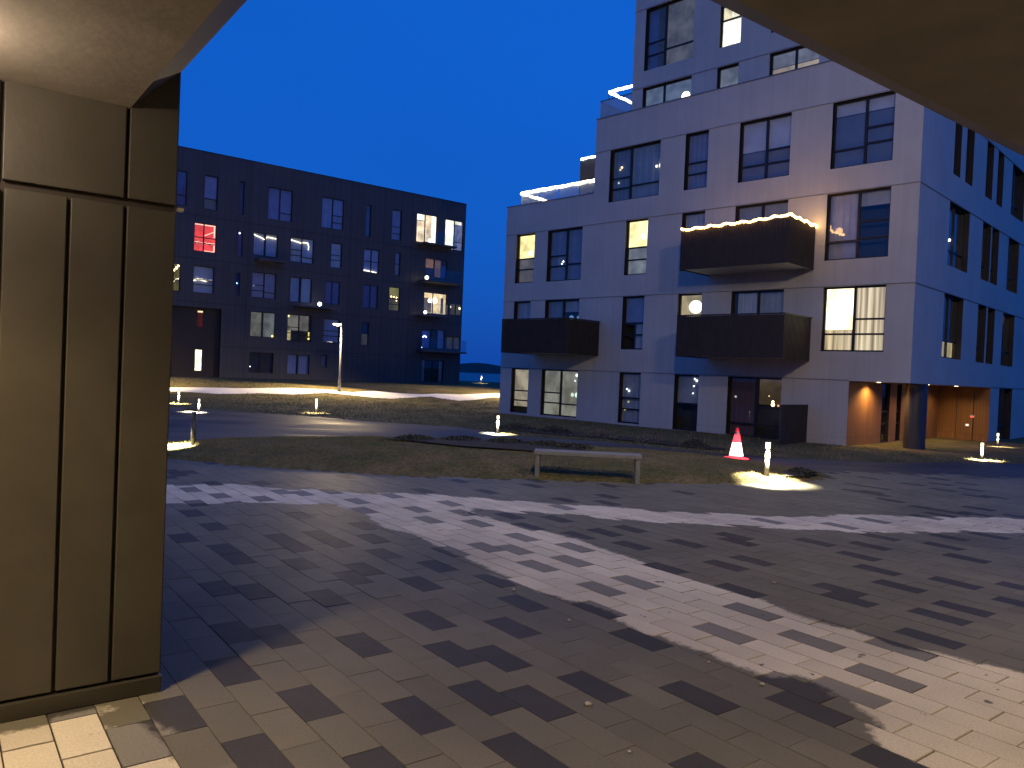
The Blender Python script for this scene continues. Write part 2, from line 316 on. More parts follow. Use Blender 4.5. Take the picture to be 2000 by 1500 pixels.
def build_paving():
    LU, WV = .4, .197; g = .0022
    verts = []; faces = []; tone = []; flag = []
    P = []
    c, s = math.cos(ANG_N), math.sin(ANG_N)
    for k in range(-70, 115):
        ph = .2 if k % 2 else 0
        for n in range(-26, 45):
            v0 = 1.27+k*WV; u0 = 4.46+ph+n*LU
            cv, cu = v0+WV/2, u0+LU/2
            x, y = cv*c-cu*s, cv*s+cu*c
            if not (-12.8 < x < 21.5 and -4 < y < 15.5): continue
            P.append((k, n, v0, u0, x, y))
    X = np.array([p[4] for p in P]); Y = np.array([p[5] for p in P])
    ok = inside(PAVE, X, Y)
    w0 = wetness(np.array([p[2]+WV/2 for p in P]), np.array([p[3]+LU/2 for p in P])); wet0 = {(p[0], p[1]): w for p, w in zip(P, w0)}
    for (k, n, v0, u0, x, y), o_ in zip(P, ok):
        if not o_: continue
        D = math.hypot(x, y)
        fx = x/max(y, .1)
        listed = y > 2.6 and -.45 < fx < .69 and D < 11.5
        dark = ((k, n) in CELLS) if listed else (random.random() < .085)
        t = random.random()
        dz = random.uniform(-.0012, .0012); tx = random.uniform(-.001, .001)
        nu, nv = (6, 3) if D < 9 else (3, 2)
        isdry = wet0[(k, n)] > -.02
        g = random.uniform(.0025, .0048) if isdry else .0018; gu = random.uniform(.003, .0085) if isdry else .0022
        i0 = len(verts)
        for j in range(nv+1):
            for i in range(nu+1):
                uu = u0+gu+(LU-2*gu)*i/nu; vv = v0+g+(WV-2*g)*j/nv
                verts.append((vv, uu, dz+tx*(j/nv-.5)))
        for j in range(nv):
            for i in range(nu):
                a = i0+j*(nu+1)+i; faces.append((a, a+nu+1, a+nu+2, a+1))
        tone += [t]*((nu+1)*(nv+1)); flag += [1.0 if dark else 0.0]*((nu+1)*(nv+1))
        # side walls into the joint
        e = [i0, i0+nu, i0+nv*(nu+1)+nu, i0+nv*(nu+1)]
        lo = len(verts)
        for a in e: verts.append((verts[a][0], verts[a][1], -.012))
        tone += [t]*4; flag += [1.0 if dark else 0.0]*4
        for q in range(4): faces.append((e[q], e[(q+1) % 4], lo+(q+1) % 4, lo+q))
    V = np.array(verts)
    wet = wetness(V[:, 0], V[:, 1])
    V[:, 2] += gz(V[:, 0]*c-V[:, 1]*s, V[:, 0]*s+V[:, 1]*c)*0
    me = bpy.data.meshes.new('paving'); me.from_pydata(V.tolist(), [], faces)
    for nm, arr in (('tone', tone), ('dark', flag), ('dry', wet)):
        a = me.attributes.new(nm, 'FLOAT', 'POINT'); a.data.foreach_set('value', np.asarray(arr, dtype=np.float32))
    m = bpy.data.materials.new('concrete_pavers'); m.use_nodes = True; t = m.node_tree; b = t.nodes['Principled BSDF']
    def attr(n): q = t.nodes.new('ShaderNodeAttribute'); q.attribute_name = n; return q.outputs['Fac']
    def math_(op, a, b_=None, c_=None):
        q = t.nodes.new('ShaderNodeMath'); q.operation = op
        for i, z in enumerate((a, b_, c_)):
            if z is None: continue
            if isinstance(z, (int, float)): q.inputs[i].default_value = z
            else: t.links.new(z, q.inputs[i])
        return q.outputs[0]
    def rng_(x, a0, a1, b0, b1):
        q = t.nodes.new('ShaderNodeMapRange'); t.links.new(x, q.inputs[0])
        for i, z in enumerate((a0, a1, b0, b1)): q.inputs[i+1].default_value = z
        return q.outputs[0]
    def mix_(f, a, b_):
        q = t.nodes.new('ShaderNodeMix'); q.data_type = 'RGBA'; t.links.new(f, q.inputs[0])
        for i, z in ((6, a), (7, b_)):
            if isinstance(z, tuple): q.inputs[i].default_value = (*z, 1)
            else: t.links.new(z, q.inputs[i])
        return q.outputs[2]
    tc = t.nodes.new('ShaderNodeTexCoord')
    def noise(sc, det=4, ro=.5):
        q = t.nodes.new('ShaderNodeTexNoise'); q.inputs['Scale'].default_value = sc; q.inputs['Detail'].default_value = det; q.inputs['Roughness'].default_value = ro
        t.links.new(tc.outputs['Object'], q.inputs['Vector']); return q.outputs[0]
    nA = noise(5.0, 4); nB = noise(7, 4); nC = noise(1.1, 3); nF = noise(90, 3)
    tn = attr('tone')
    # each paver dries a little differently, edges are ragged
    d = math_('ADD', attr('dry'), math_('MULTIPLY', math_('SUBTRACT', nA, .5), .13))
    d = math_('ADD', d, math_('MULTIPLY', math_('SUBTRACT', tn, .5), .15))
    d = math_('ADD', d, math_('MULTIPLY', math_('SUBTRACT', noise(22, 5, .65), .5), .12))
    dry = rng_(d, -.012, .03, 0, 1)
    spot = rng_(math_('ADD', nB, math_('MULTIPLY', nA, .35)), .875, .90, 1, 0)       # left-over damp patches
    dry = math_('MULTIPLY', dry, spot)
    grain = rng_(nF, .3, .7, .88, 1.12); blot = rng_(nC, .3, .7, .86, 1.14)
    vart = rng_(tn, 0, 1, .90, 1.08)
    mul = math_('MULTIPLY', math_('MULTIPLY', grain, blot), vart)
    light_ = mix_(dry, (.158, .147, .112), (.62, .56, .47))
    dark_ = mix_(dry, (.056, .052, .047), (.22, .21, .20))
    colr = mix_(attr('dark'), light_, dark_)
    mm = t.nodes.new('ShaderNodeVectorMath'); mm.operation = 'SCALE'; t.links.new(colr, mm.inputs[0]); t.links.new(mul, mm.inputs['Scale'])
    t.links.new(mm.outputs[0], b.inputs['Base Color'])
    inp(b, 'Specular IOR Level').default_value = .28
    rough = math_('ADD', rng_(dry, 0, 1, .58, .9), math_('MULTIPLY', math_('SUBTRACT', nB, .5), .2)); t.links.new(rough, b.inputs['Roughness'])
    bp = t.nodes.new('ShaderNodeBump'); bp.inputs['Strength'].default_value = .25; bp.inputs['Distance'].default_value = .004
    t.links.new(nF, bp.inputs['Height']); t.links.new(bp.outputs[0], b.inputs['Normal'])
    me.materials.append(m); me.update()
    o = bpy.data.objects.new('paving', me); COL.objects.link(o); o.rotation_euler = (0, 0, ANG_N); struct(o)
    bb = bmesh.new(); vs = [bb.verts.new((x, y, -.009)) for x, y in PAVE]; f = bb.faces.new(vs)
    bmesh.ops.triangulate(bb, faces=[f]); bmesh.ops.recalc_face_normals(bb, faces=bb.faces)
    if sum(q.normal.z for q in bb.faces) < 0: bmesh.ops.reverse_faces(bb, faces=bb.faces)
    m2 = bpy.data.meshes.new('paving_joints'); bb.to_mesh(m2); bb.free(); m2.materials.append(mat('joint_sand', (.040, .036, .030), .9))
    struct(bpy.data.objects.new('paving_joints', m2)); COL.objects.link(bpy.data.objects['paving_joints'])
build_paving()

# ------------------------------------------------------------------ materials for buildings
def panel_mat(name, base, base2, pw, rough=.55, line=.35, lw=.02, ph=None, spec=.4):
    """cladding: UV in metres, vertical joints every pw, each panel slightly different"""
    m = bpy.data.materials.new(name); m.use_nodes = True; t = m.node_tree; b = t.nodes['Principled BSDF']
    b.inputs['Roughness'].default_value = rough; inp(b, 'Specular IOR Level').default_value = spec
    uv = t.nodes.new('ShaderNodeUVMap'); br = t.nodes.new('ShaderNodeTexBrick'); t.links.new(uv.outputs[0], br.inputs['Vector'])
    br.offset = 0; br.inputs['Scale'].default_value = 1; br.inputs['Brick Width'].default_value = pw; br.inputs['Row Height'].default_value = ph or 1000
    br.inputs['Mortar Size'].default_value = lw/2; br.inputs['Mortar Smooth'].default_value = .1
    br.inputs['Color1'].default_value = (*base, 1); br.inputs['Color2'].default_value = (*base2, 1)
    br.inputs['Mortar'].default_value = (*[c*line for c in base], 1)
    n = t.nodes.new('ShaderNodeTexNoise'); n.inputs['Scale'].default_value = .7; n.inputs['Detail'].default_value = 5; t.links.new(uv.outputs[0], n.inputs['Vector'])
    r = t.nodes.new('ShaderNodeMapRange'); r.inputs[1].default_value = .3; r.inputs[2].default_value = .7; r.inputs[3].default_value = .92; r.inputs[4].default_value = 1.06
    t.links.new(n.outputs[0], r.inputs[0])
    mp = t.nodes.new('ShaderNodeMapping'); mp.inputs['Scale'].default_value = (5, .22, 1); n2 = t.nodes.new('ShaderNodeTexNoise'); n2.inputs['Scale'].default_value = 1; n2.inputs['Detail'].default_value = 6
    t.links.new(uv.outputs[0], mp.inputs[0]); t.links.new(mp.outputs[0], n2.inputs['Vector'])
    r2 = t.nodes.new('ShaderNodeMapRange'); r2.inputs[1].default_value = .3; r2.inputs[2].default_value = .75; r2.inputs[3].default_value = 1.03; r2.inputs[4].default_value = .93; t.links.new(n2.outputs[0], r2.inputs[0])
    mu = t.nodes.new('ShaderNodeMath'); mu.operation = 'MULTIPLY'; t.links.new(r.outputs[0], mu.inputs[0]); t.links.new(r2.outputs[0], mu.inputs[1])
    v = t.nodes.new('ShaderNodeVectorMath'); v.operation = 'SCALE'; t.links.new(br.outputs[0], v.inputs[0]); t.links.new(mu.outputs[0], v.inputs['Scale'])
    t.links.new(v.outputs[0], b.inputs['Base Color'])
    return m
CLAD = panel_mat('pale_grey_fibre_cement', (.54, .505, .45), (.53, .495, .44), 1.24, line=.82, lw=.014)
DCLAD = panel_mat('black_metal_cladding', (.080, .076, .080), (.070, .067, .070), .5, rough=.5, line=.5, lw=.03)
TRIM = mat('dark_bronze_metal', (.030, .024, .022), .45, .3)
WOOD = panel_mat('oiled_timber_boards', (.36, .165, .055), (.28, .125, .042), .11, rough=.5, line=.35, lw=.008)
ROOFM = mat('roof_felt', (.08, .08, .085), .9, noise=(2, .5, (.05, .05, .055)))
SLAT = mat('brown_black_slats', (.042, .031, .024), .65, .1, noise=(3, .6, (.060, .044, .033)))
SLABM = mat('balcony_concrete', (.62, .57, .45), .7, noise=(2, .5, (.52, .48, .38)))
def glass_mat():
    m = bpy.data.materials.new('window_glass'); m.use_nodes = True; t = m.node_tree; t.nodes.clear()
    o = t.nodes.new('ShaderNodeOutputMaterial'); tr = t.nodes.new('ShaderNodeBsdfTransparent'); tr.inputs[0].default_value = (.80, .84, .86, 1)
    gl = t.nodes.new('ShaderNodeBsdfGlossy'); gl.inputs['Roughness'].default_value = .02; gl.inputs[0].default_value = (1, 1, 1, 1)
    ge = t.nodes.new('ShaderNodeNewGeometry'); dt = t.nodes.new('ShaderNodeVectorMath'); dt.operation = 'DOT_PRODUCT'
    t.links.new(ge.outputs['Normal'], dt.inputs[0]); t.links.new(ge.outputs['Incoming'], dt.inputs[1])
    def M(op, a, b_):
        q = t.nodes.new('ShaderNodeMath'); q.operation = op
        for i, z in enumerate((a, b_)):
            if z is None: continue
            if isinstance(z, (int, float)): q.inputs[i].default_value = z
            else: t.links.new(z, q.inputs[i])
        return q.outputs[0]
    c1 = M('SUBTRACT', 1, M('ABSOLUTE', dt.outputs['Value'], None)); fr = M('ADD', .07, M('MULTIPLY', .9, M('POWER', c1, 5)))
    mx = t.nodes.new('ShaderNodeMixShader'); t.links.new(fr, mx.inputs[0]); t.links.new(tr.outputs[0], mx.inputs[1]); t.links.new(gl.outputs[0], mx.inputs[2]); t.links.new(mx.outputs[0], o.inputs[0])
    return m
GLASS = glass_mat()
_mc = {}
def dif(c):
    k = ('d', c)
    if k not in _mc: _mc[k] = mat('room_fabric', c, .9, noise=(2.5, .5, tuple(x*.7 for x in c)))
    return _mc[k]
def em(c, s, kind='noise'):
    k = ('e', c, s, kind)
    if k not in _mc: _mc[k] = emis('lit_room', c, s, noise=(1.6, .6, 1.25) if kind == 'noise' else None, fold=(.35, 1.35) if kind == 'fold' else None)
    return _mc[k]

def facade(mb, mp, s0, s1, z0, z1, ops, depth=.2, m=0, mr=1):
    """wall face with openings; mp(a, depth, z) -> local xyz"""
    if mb.uv is None: mb.uv = []
    def q(pts, mm):
        i = len(mb.v)
        for (a, d, z) in pts: mb.v.append(mp(a, d, z)); mb.uv.append((a+(d if mm != m else 0), z))
        mb.f.append((i, i+1, i+2, i+3)); mb.m.append(mm)
    A_ = sorted({s0, s1, *[x for o in ops for x in o[:2] if s0 < x < s1]}); Z_ = sorted({z0, z1, *[z for o in ops for z in o[2:4] if z0 < z < z1]})
    for i in range(len(A_)-1):
        for j in range(len(Z_)-1):
            a, b_, c, d = A_[i], A_[i+1], Z_[j], Z_[j+1]; ca, cz = (a+b_)/2, (c+d)/2
            if any(o[0] < ca < o[1] and o[2] < cz < o[3] for o in ops): continue
            q([(a, 0, c), (b_, 0, c), (b_, 0, d), (a, 0, d)], m)
    for o in ops:
        if len(o) > 4: continue
        a, b_, c, d = o
        q([(a, 0, c), (a, 0, d), (a, depth, d), (a, depth, c)], mr); q([(b_, 0, d), (b_, 0, c), (b_, depth, c), (b_, depth, d)], mr)
        q([(a, 0, d), (b_, 0, d), (b_, depth, d), (a, depth, d)], mr); q([(b_, 0, c), (a, 0, c), (a, depth, c), (b_, depth, c)], mr)
def mquad(mb, mp, a0, a1, d, z0, z1, m=0): mb.quad(mp(a0, d, z0), mp(a1, d, z0), mp(a1, d, z1), mp(a0, d, z1), m)

def window(parent, mp, a0, a1, z0, z1, v=(), tl=(), tr=None, back=None, blinds=(), depth=.2, fw=.055, name='window', bits=(), flip=False, rd=.55, fm=None):
    """a = coordinate along the wall. v: mullions as fractions from a0; tl / tr: transoms (fraction from the top) of the first / other lights.
    back: material at the back of the room; blinds: (fa0, fa1, ftop, fbottom, material) ; bits: (fa, ftop, radius, material)"""
    w, h = a1-a0, z1-z0; d0, d1 = depth-.075, depth-.005
    b = MB()
    b.mbox(mp, a0, a0+fw, d0, d1, z0, z1); b.mbox(mp, a1-fw, a1, d0, d1, z0, z1)
    b.mbox(mp, a0+fw, a1-fw, d0, d1, z1-fw, z1); b.mbox(mp, a0+fw, a1-fw, d0, d1, z0, z0+fw)
    cols = [a0]+[a0+w*f for f in v]+[a1]
    for f in v: b.mbox(mp, a0+w*f-fw*.75, a0+w*f+fw*.75, d0-.004, d1-.004, z0+.002, z1-.002)
    for i in range(len(cols)-1):
        ts = tl if (i == 0 or tr is None) else tr
        for f in ts: b.mbox(mp, cols[i]+fw*.5, cols[i+1]-fw*.5, d0+.006, d1+.003, z1-h*f-fw*.55, z1-h*f+fw*.55)
    fr = b.build(name, fm or TRIM, parent)
    g = MB(); mquad(g, mp, a0+.01, a1-.01, depth-.035, z0+.01, z1-.01); g.build('pane', GLASS, fr)
    # room behind
    rb = MB(); e = .004
    X0, X1, Z0, Z1, D0, D1 = a0+e, a1-e, z0+e, z1-e, depth+.002, depth+rd
    def q(*pts): rb.quad(*[mp(*p) for p in pts])
    q((X0, D1, Z0), (X1, D1, Z0), (X1, D1, Z1), (X0, D1, Z1)); q((X0, D0, Z0), (X0, D1, Z0), (X0, D1, Z1), (X0, D0, Z1))
    q((X1, D1, Z0), (X1, D0, Z0), (X1, D0, Z1), (X1, D1, Z1)); q((X0, D0, Z1), (X0, D1, Z1), (X1, D1, Z1), (X1, D0, Z1)); q((X0, D1, Z0), (X0, D0, Z0), (X1, D0, Z0), (X1, D1, Z0))
    rb.build('room', back or dif((.10, .10, .11)), fr)
    for i, (fa0, fa1, ft, fb, mm) in enumerate(blinds):
        bb = MB(); n = 14; dd = depth+.05+i*.03; wav = .012 if fb-ft > .9 else .0015
        A0, A1 = a0+.012+(w-.024)*fa0, a0+.012+(w-.024)*fa1
        for k in range(n):
            ka, kb = A0+(A1-A0)*k/n, A0+(A1-A0)*(k+1)/n
            da, db = dd+wav*math.sin(k*2.1), dd+wav*math.sin((k+1)*2.1)
            bb.quad(mp(ka, da, z1-h*fb+.01), mp(kb, db, z1-h*fb+.01), mp(kb, db, z1-h*ft-.01), mp(ka, da, z1-h*ft-.01))
        bb.build('curtain' if fb-ft > .9 else 'blind', mm, fr)
    for (fa, ft, rr, mm) in bits:
        bb = MB(); bb.ball(mp(a0+w*fa, depth+.03+rr*.6, z1-h*ft), rr, sub=2); bb.build('lamp', mm, fr, smooth=True)
    return fr

BL = dif((.75, .75, .75)); BLW = dif((.8, .78, .74)); BLD = dif((.55, .55, .56)); DARK = dif((.06, .06, .065)); MID = dif((.36, .36, .37))
BULBW = emis('warm_bulb', (1, .62, .24), 14); BULBC = emis('cool_bulb', (.9, .95, 1), 10); BALLW = emis('white_globe', (1, .84, .60), 5)

# ------------------------------------------------------------------ white apartment building
AB = thing('apartment_building', 'pale grey stepped apartment block with dark slatted balconies and a timber entrance corner', 'building', (CA.x, CA.y, 0), ANG_A)
fA = lambda a, d, z: (d, a, z)              # long left face
fT = lambda a, d, z: (2.0+d, a, z)          # set-back upper storeys
fB = lambda a, d, z: (a, d, z)              # right face
fW = lambda a, d, z: (a, 1.85+d, z)         # timber side of the entrance recess
fE = lambda a, d, z: (9.4+d, a, z)          # timber end of the entrance recess
H0, H1, H2, H3, H4, H5 = 1.85, 4.92, 8.0, 11.0, 14.12, 17.5
WA = [(16.14,17.22,-.18,H0),(13.25,15.33,-.18,H0),(9.99,11.04,-.2,H0),(7.37,8.43,-.26,H0),(4.13,6.17,-.28,H0),
      (16.2,17.24,2.78,H1),(13.33,15.3,2.78,H1),(9.99,11.04,2.78,H1),(7.4,8.44,2.78,H1),(4.2,6.18,2.78,H1),(.84,2.83,2.8,H1),
      (16.1,17.26,5.76,H2),(13.32,15.3,5.74,H2),(9.98,11.05,5.78,H2),(7.42,8.42,5.8,H2),(4.2,6.18,5.8,H2),(.84,2.85,5.8,H2)]
WA3 = [(9.54,12.0,8.85,H3),(7.42,8.41,8.87,H3),(4.22,6.15,8.84,H3),(.85,2.8,8.82,H3)]
WT = [(9.55,11.96,11.98,H4),(7.45,8.38,11.98,H4),(4.25,6.16,11.98,H4),(9.55,11.96,14.85,H5),(7.43,8.36,14.9,H5),(4.25,6.16,14.9,H5)]
b = MB()
facade(b, fA, 0, 17.95, -.7, 9.33, WA+[(-1, 1.85, -1, H0, 0)]+[w for w in WA3], .2)
# level three: the band above the lower roof
b2 = MB(); b2.uv = []
facade(b, fA, 0, 12.8, 9.33, 12.41, WA3, .2)
b.build('wall', [CLAD, TRIM], AB, uvmap=True)
b = MB(); facade(b, fT, 0, 12.53, 11.95, 22, WT, .2); 
facade(b, lambda a, d, z: (a, 12.53-d, z), 2.0, 15, 11.95, 22, [], .2); b.build('upper_wall', [CLAD, TRIM], AB, uvmap=True)
WB = [(10.74,12.9,-.3,H0),(2.95,5.15,2.77,H1),(7.06,8.19,2.77,H1),(8.42,9.46,2.77,H1),(10.7,12.66,2.77,H1),
      (3.05,5.4,5.87,H2),(7.14,8.3,5.87,H2),(8.46,9.5,5.87,H2),(11.0,12.8,5.87,H2),
      (3.23,4.0,8.95,H3),(4.6,5.5,8.95,H3),(7.2,8.14,8.95,H3),(8.8,9.68,8.95,H3),(11.08,13.2,8.95,H3)]
b = MB(); facade(b, fB, 0, 22, -.7, 12.41, WB+[(-1, 9.4, -1, H0, 0)], .2); facade(b, fB, 2.0, 15, 12.41, 22, [], .2); b.build('side_wall', [CLAD, TRIM], AB, uvmap=True)
b = MB(); b.uv = []
def uvquad(mb, pts, uvs, m=0):
    i = len(mb.v); mb.v += pts; mb.uv += uvs; mb.f.append((i, i+1, i+2, i+3)); mb.m.append(m)
uvquad(b, [(0, 0, H0), (9.4, 0, H0), (9.4, 1.85, H0), (0, 1.85, H0)], [(0, 0), (9.4, 0), (9.4, 1.85), (0, 1.85)]); b.build('entrance_soffit', [mat('soffit_board', (.3, .29, .28), .8)], AB, uvmap=True)
WW = [(3.04, 3.80, -.28, H0-.02), (4.53, 4.98, -.28, H0-.02)]
b = MB(); facade(b, fW, 0, 9.4, -.7, H0, WW, .12); facade(b, fE, 0, 1.85, -.7, H0, [], .12); b.build('timber_wall', [WOOD, TRIM], AB, uvmap=True)
for a0, a1, z0, z1 in WW: window(AB, fW, a0, a1, z0, z1, tl=(.48, .68), depth=.12, name='glazed_door', back=dif((.10, .075, .05)))
b = MB(); b.box(9.395, .55, -.3, 9.36, .565, 1.8); b.box(9.395, 1.15, -.3, 9.36, 1.165, 1.8); b.build('door_joint', TRIM, AB)
b = MB(); b.box(9.35, .50, .62, 9.39, .66, .74); ip = b.build('intercom', mat('intercom_face', (.5, .5, .5), .3), AB)
b = MB(); b.box(9.345, .52, .645, 9.349, .64, .675); b.build('intercom_light', emis('red_led', (1, .06, .02), 3), ip)
b = MB(); b.box(9.35, .70, .28, 9.39, .80, .36); b.build('door_plate', emis('entry_keypad', (1, .85, .7), 1.2), AB)
b = MB(); b.lathe(2.0, .42, [(.33, -.6), (.33, H0)], 40, cap=False); o = b.build('column', mat('column_dark_metal', (.10, .10, .11), .32, .6), AB, smooth=True)
# roofs, parapets and ledges
b = MB()
b.quad((.02, 12.8, 9.2), (15, 12.8, 9.2), (15, 17.93, 9.2), (.02, 17.93, 9.2)); b.quad((.02, 0.02, 12.3), (15, 0.02, 12.3), (15, 12.78, 12.3), (.02, 12.78, 12.3)); b.quad((2, 0, 21.9), (15, 0, 21.9), (15, 12.5, 21.9), (2, 12.5, 21.9))
b.build('roof', ROOFM, AB)
b = MB(); b.uv = []
for (y, z0, z1) in ((17.95, -.7, 9.33), (12.8, 9.2, 12.41)):
    uvquad(b, [(0, y, z0), (15, y, z0), (15, y, z1), (0, y, z1)], [(0, z0), (15, z0), (15, z1), (0, z1)])
b.build('end_wall', [CLAD], AB, uvmap=True)
b = MB()
b.box(-.025, 12.8, 9.33, .22, 17.975, 9.37); b.box(-.025, -.025, 12.41, .22, 12.825, 12.45); b.box(.22, -.025, 12.41, 22, .2, 12.45); b.box(.22, 17.75, 9.33, 15, 17.975, 9.37); b.box(.22, 12.6, 12.41, 1.98, 12.825, 12.45)
b.build('parapet_cap', mat('grey_metal_cap', (.16, .16, .17), .4, .4), AB)
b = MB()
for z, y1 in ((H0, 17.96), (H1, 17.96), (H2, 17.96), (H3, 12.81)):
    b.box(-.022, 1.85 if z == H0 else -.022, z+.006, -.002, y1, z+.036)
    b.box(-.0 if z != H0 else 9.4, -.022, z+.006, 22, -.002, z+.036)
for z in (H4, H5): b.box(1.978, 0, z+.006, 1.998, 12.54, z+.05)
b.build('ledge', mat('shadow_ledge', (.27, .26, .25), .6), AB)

# windows, left face
e_ = lambda c, s, k='noise': em(c, s, k)
warmdim = e_((.62, .50, .36), .42); greydim = e_((.60, .55, .42), .30)
bulb = lambda r=.05, m=BULBC: m
window(AB, fA, *WA[0], tl=(.5, .72), back=DARK, blinds=[(0, 1, 0, .86, e_((.66, .55, .40), .62))])
window(AB, fA, *WA[1], v=(.5,), tl=(.73,), tr=(.5, .72), back=DARK, blinds=[(0, 1, 0, .99, e_((.60, .58, .48), .42))], bits=[(.12, .10, .08, e_((.75, .9, 1), 2.2)), (.16, .22, .05, e_((.75, .9, 1), 1.6)), (.1, .52, .13, e_((.8, .95, .75), 1.4)), (.22, .52, .1, e_((.8, .95, .75), 1.2))])
window(AB, fA, *WA[2], tl=(.5, .72), back=DARK, blinds=[(0, 1, 0, .99, BLD)], bits=[(.78, .33, .028, BULBC), (.68, .36, .022, BULBC), (.7, .58, .04, e_((.8, .7, .45), .9)), (.85, .74, .03, e_((1, .8, .3), 1))])
window(AB, fA, *WA[3], tl=(.52,), back=DARK, blinds=[(0, 1, 0, .52, BLD)], bits=[(.22, .10, .03, BULBC), (.3, .07, .022, BULBC), (.33, .2, .02, BULBC), (.35, .33, .016, BULBC)])
window(AB, fA, *WA[4], v=(.48,), tl=(.5, .78), tr=(.78,), back=DARK, blinds=[(.5, 1, 0, .99, dif((0.20, 0.11, 0.11))), (0, .46, 0, .45, e_((.5, .33, .18), .16))],
       bits=[(.2, .44, .06, BULBW), (.2, .39, .04, BULBW), (.1, .45, .035, e_((1, .4, .2), 2)), (.27, .30, .02, e_((1, .7, .3), 3)), (.9, .34, .05, e_((.5, .55, .6), .8))], name='patio_door')
window(AB, fA, *WA[5], tl=(.5, .72), back=MID, blinds=[(0, 1, 0, .99, BLD)])
window(AB, fA, *WA[6], v=(.5,), tl=(.72,), back=DARK, blinds=[(.5, 1, 0, .99, MID), (.0, .5, .0, .25, BLD)], bits=[(.33, .36, .1, e_((.25, .5, 1), .55)), (.12, .36, .08, e_((.25, .5, 1), .5))])
window(AB, fA, *WA[7], tl=(.5, .72), back=DARK, blinds=[(0, 1, 0, .5, dif((0.30, 0.35, 0.51))), (0, .5, .5, 1, BLD)])
window(AB, fA, *WA[8], tl=(.5,), back=e_((.85, .66, .34), .55), bits=[(.46, .22, .26, emis('ring_lamp', (1, .93, .78), 2.6)), (.46, .21, .02, DARK)])
window(AB, fA, *WA[9], v=(.5,), tl=(.72,), back=DARK, blinds=[(.55, .93, 0, .99, BL), (0, .5, 0, .99, BLD)], name='balcony_door')
window(AB, fA, *WA[10], v=(.5,), tl=(.5, .73), tr=(.73,), back=e_((1, .72, .38), 1.2), blinds=[(0, .49, 0, 1, em((1, .78, .48), .95, 'fold')), (.51, 1, 0, .66, e_((1, .82, .48), 3.4)), (.51, 1, .66, 1, em((1, .76, .45), .9, 'fold'))], bits=[(.76, .28, .3, emis('paper_lamp', (1, .90, .70), 4.0))])
window(AB, fA, *WA[11], tl=(.5, .72), back=DARK, blinds=[(0, 1, 0, .5, e_((1, .80, .32), 1.9)), (0, 1, .5, .99, e_((.45, .40, .36), .26))], bits=[(.40, .38, .16, emis('yellow_lamp', (1, .88, .5), 3))])
window(AB, fA, *WA[12], v=(.48,), tl=(.68,), tr=(.5, .7), back=DARK, blinds=[(0, 1, 0, .99, dif((0.33, 0.35, 0.41)))], bits=[(.62, .61, .028, BULBC), (.66, .65, .022, BULBC)])
window(AB, fA, *WA[13], tl=(.5, .72), back=DARK, blinds=[(0, 1, 0, .5, e_((1, .84, .36), 2.2)), (0, 1, .5, .99, e_((.62, .66, .70), .34))], bits=[(.34, .3, .15, emis('yellow_lamp', (1, .9, .55), 2.6))])
window(AB, fA, *WA[14], tl=(.5, .72), back=DARK, blinds=[(0, 1, 0, .99, BLD)])
window(AB, fA, *WA[15], v=(.5,), tl=(.72,), back=DARK, blinds=[(0, 1, 0, .99, MID)], name='balcony_door')
window(AB, fA, *WA[16], v=(.5,), tl=(.45, .7), tr=(.72,), back=DARK, blinds=[(.5, 1, 0, .99, dif((0.51, 0.49, 0.60))), (.0, .5, 0, .22, BLD)])
window(AB, fA, *WA3[0], v=(.60,), tl=(.73,), tr=(.55, .75), back=dif((0.21, 0.22, 0.22)), blinds=[(0, .6, 0, .99, dif((0.39, 0.43, 0.42))), (.6, 1, 0, .99, dif((0.30, 0.33, 0.33)))], bits=[(.03, .43, .15, BALLW), (.13, .43, .05, BALLW), (.83, .33, .05, e_((1, .75, .4), 2.4)), (.86, .37, .04, e_((1, .75, .4), 1.5)), (.88, .62, .04, e_((.7, .9, .95), 1.2))])
window(AB, fA, *WA3[1], tl=(.52, .72), back=DARK, blinds=[(0, 1, 0, .99, dif((0.32, 0.33, 0.41)))])
window(AB, fA, *WA3[2], v=(.48,), tl=(.52, .74), tr=(.74,), back=MID, blinds=[(0, 1, 0, .5, dif((0.75, 0.75, 0.80))), (0, 1, .5, .99, dif((0.26, 0.26, 0.32)))])
window(AB, fA, *WA3[3], v=(.46,), tl=(.45, .68), tr=(.72,), back=DARK, blinds=[(0, 1, 0, .2, dif((0.68, 0.69, 0.78))), (0, 1, .2, .99, dif((0.20, 0.24, 0.35)))])
window(AB, fT, *WT[0], v=(.58,), tl=(), back=dif((0.80, 0.80, 0.80)), rd=2.2, blinds=[(0, 1, 0, .99, e_((.36, .46, .68), .34))], bits=[(.17, .32, .24, BALLW)])
window(AB, fT, *WT[1], back=MID, blinds=[(0, 1, 0, .99, e_((.42, .46, .55), .40))])
window(AB, fT, *WT[2], v=(.48,), back=MID, blinds=[(0, 1, 0, .25, e_((.45, .46, .58), .34)), (0, 1, .25, .99, e_((.80, .64, .50), .52))])
window(AB, fT, *WT[3], v=(.60,), tl=(.72,), tr=(.55, .75), back=dif((0.45, 0.45, 0.48)), rd=1.8, blinds=[(0, .62, 0, .99, e_((.36, .36, .40), .26)), (.8, 1, 0, .99, dif((0.24, 0.29, 0.45)))])
window(AB, fT, *WT[4], tl=(.36, .58), back=e_((1, .85, .55), 1.1), blinds=[(0, 1, .58, 1, e_((1, .93, .72), 2.6)), (0, .6, .3, .58, e_((1, .9, .7), 1.6))])
window(AB, fT, *WT[5], v=(.5,), tl=(.72,), back=DARK, blinds=[(0, 1, 0, .99, BLD)])
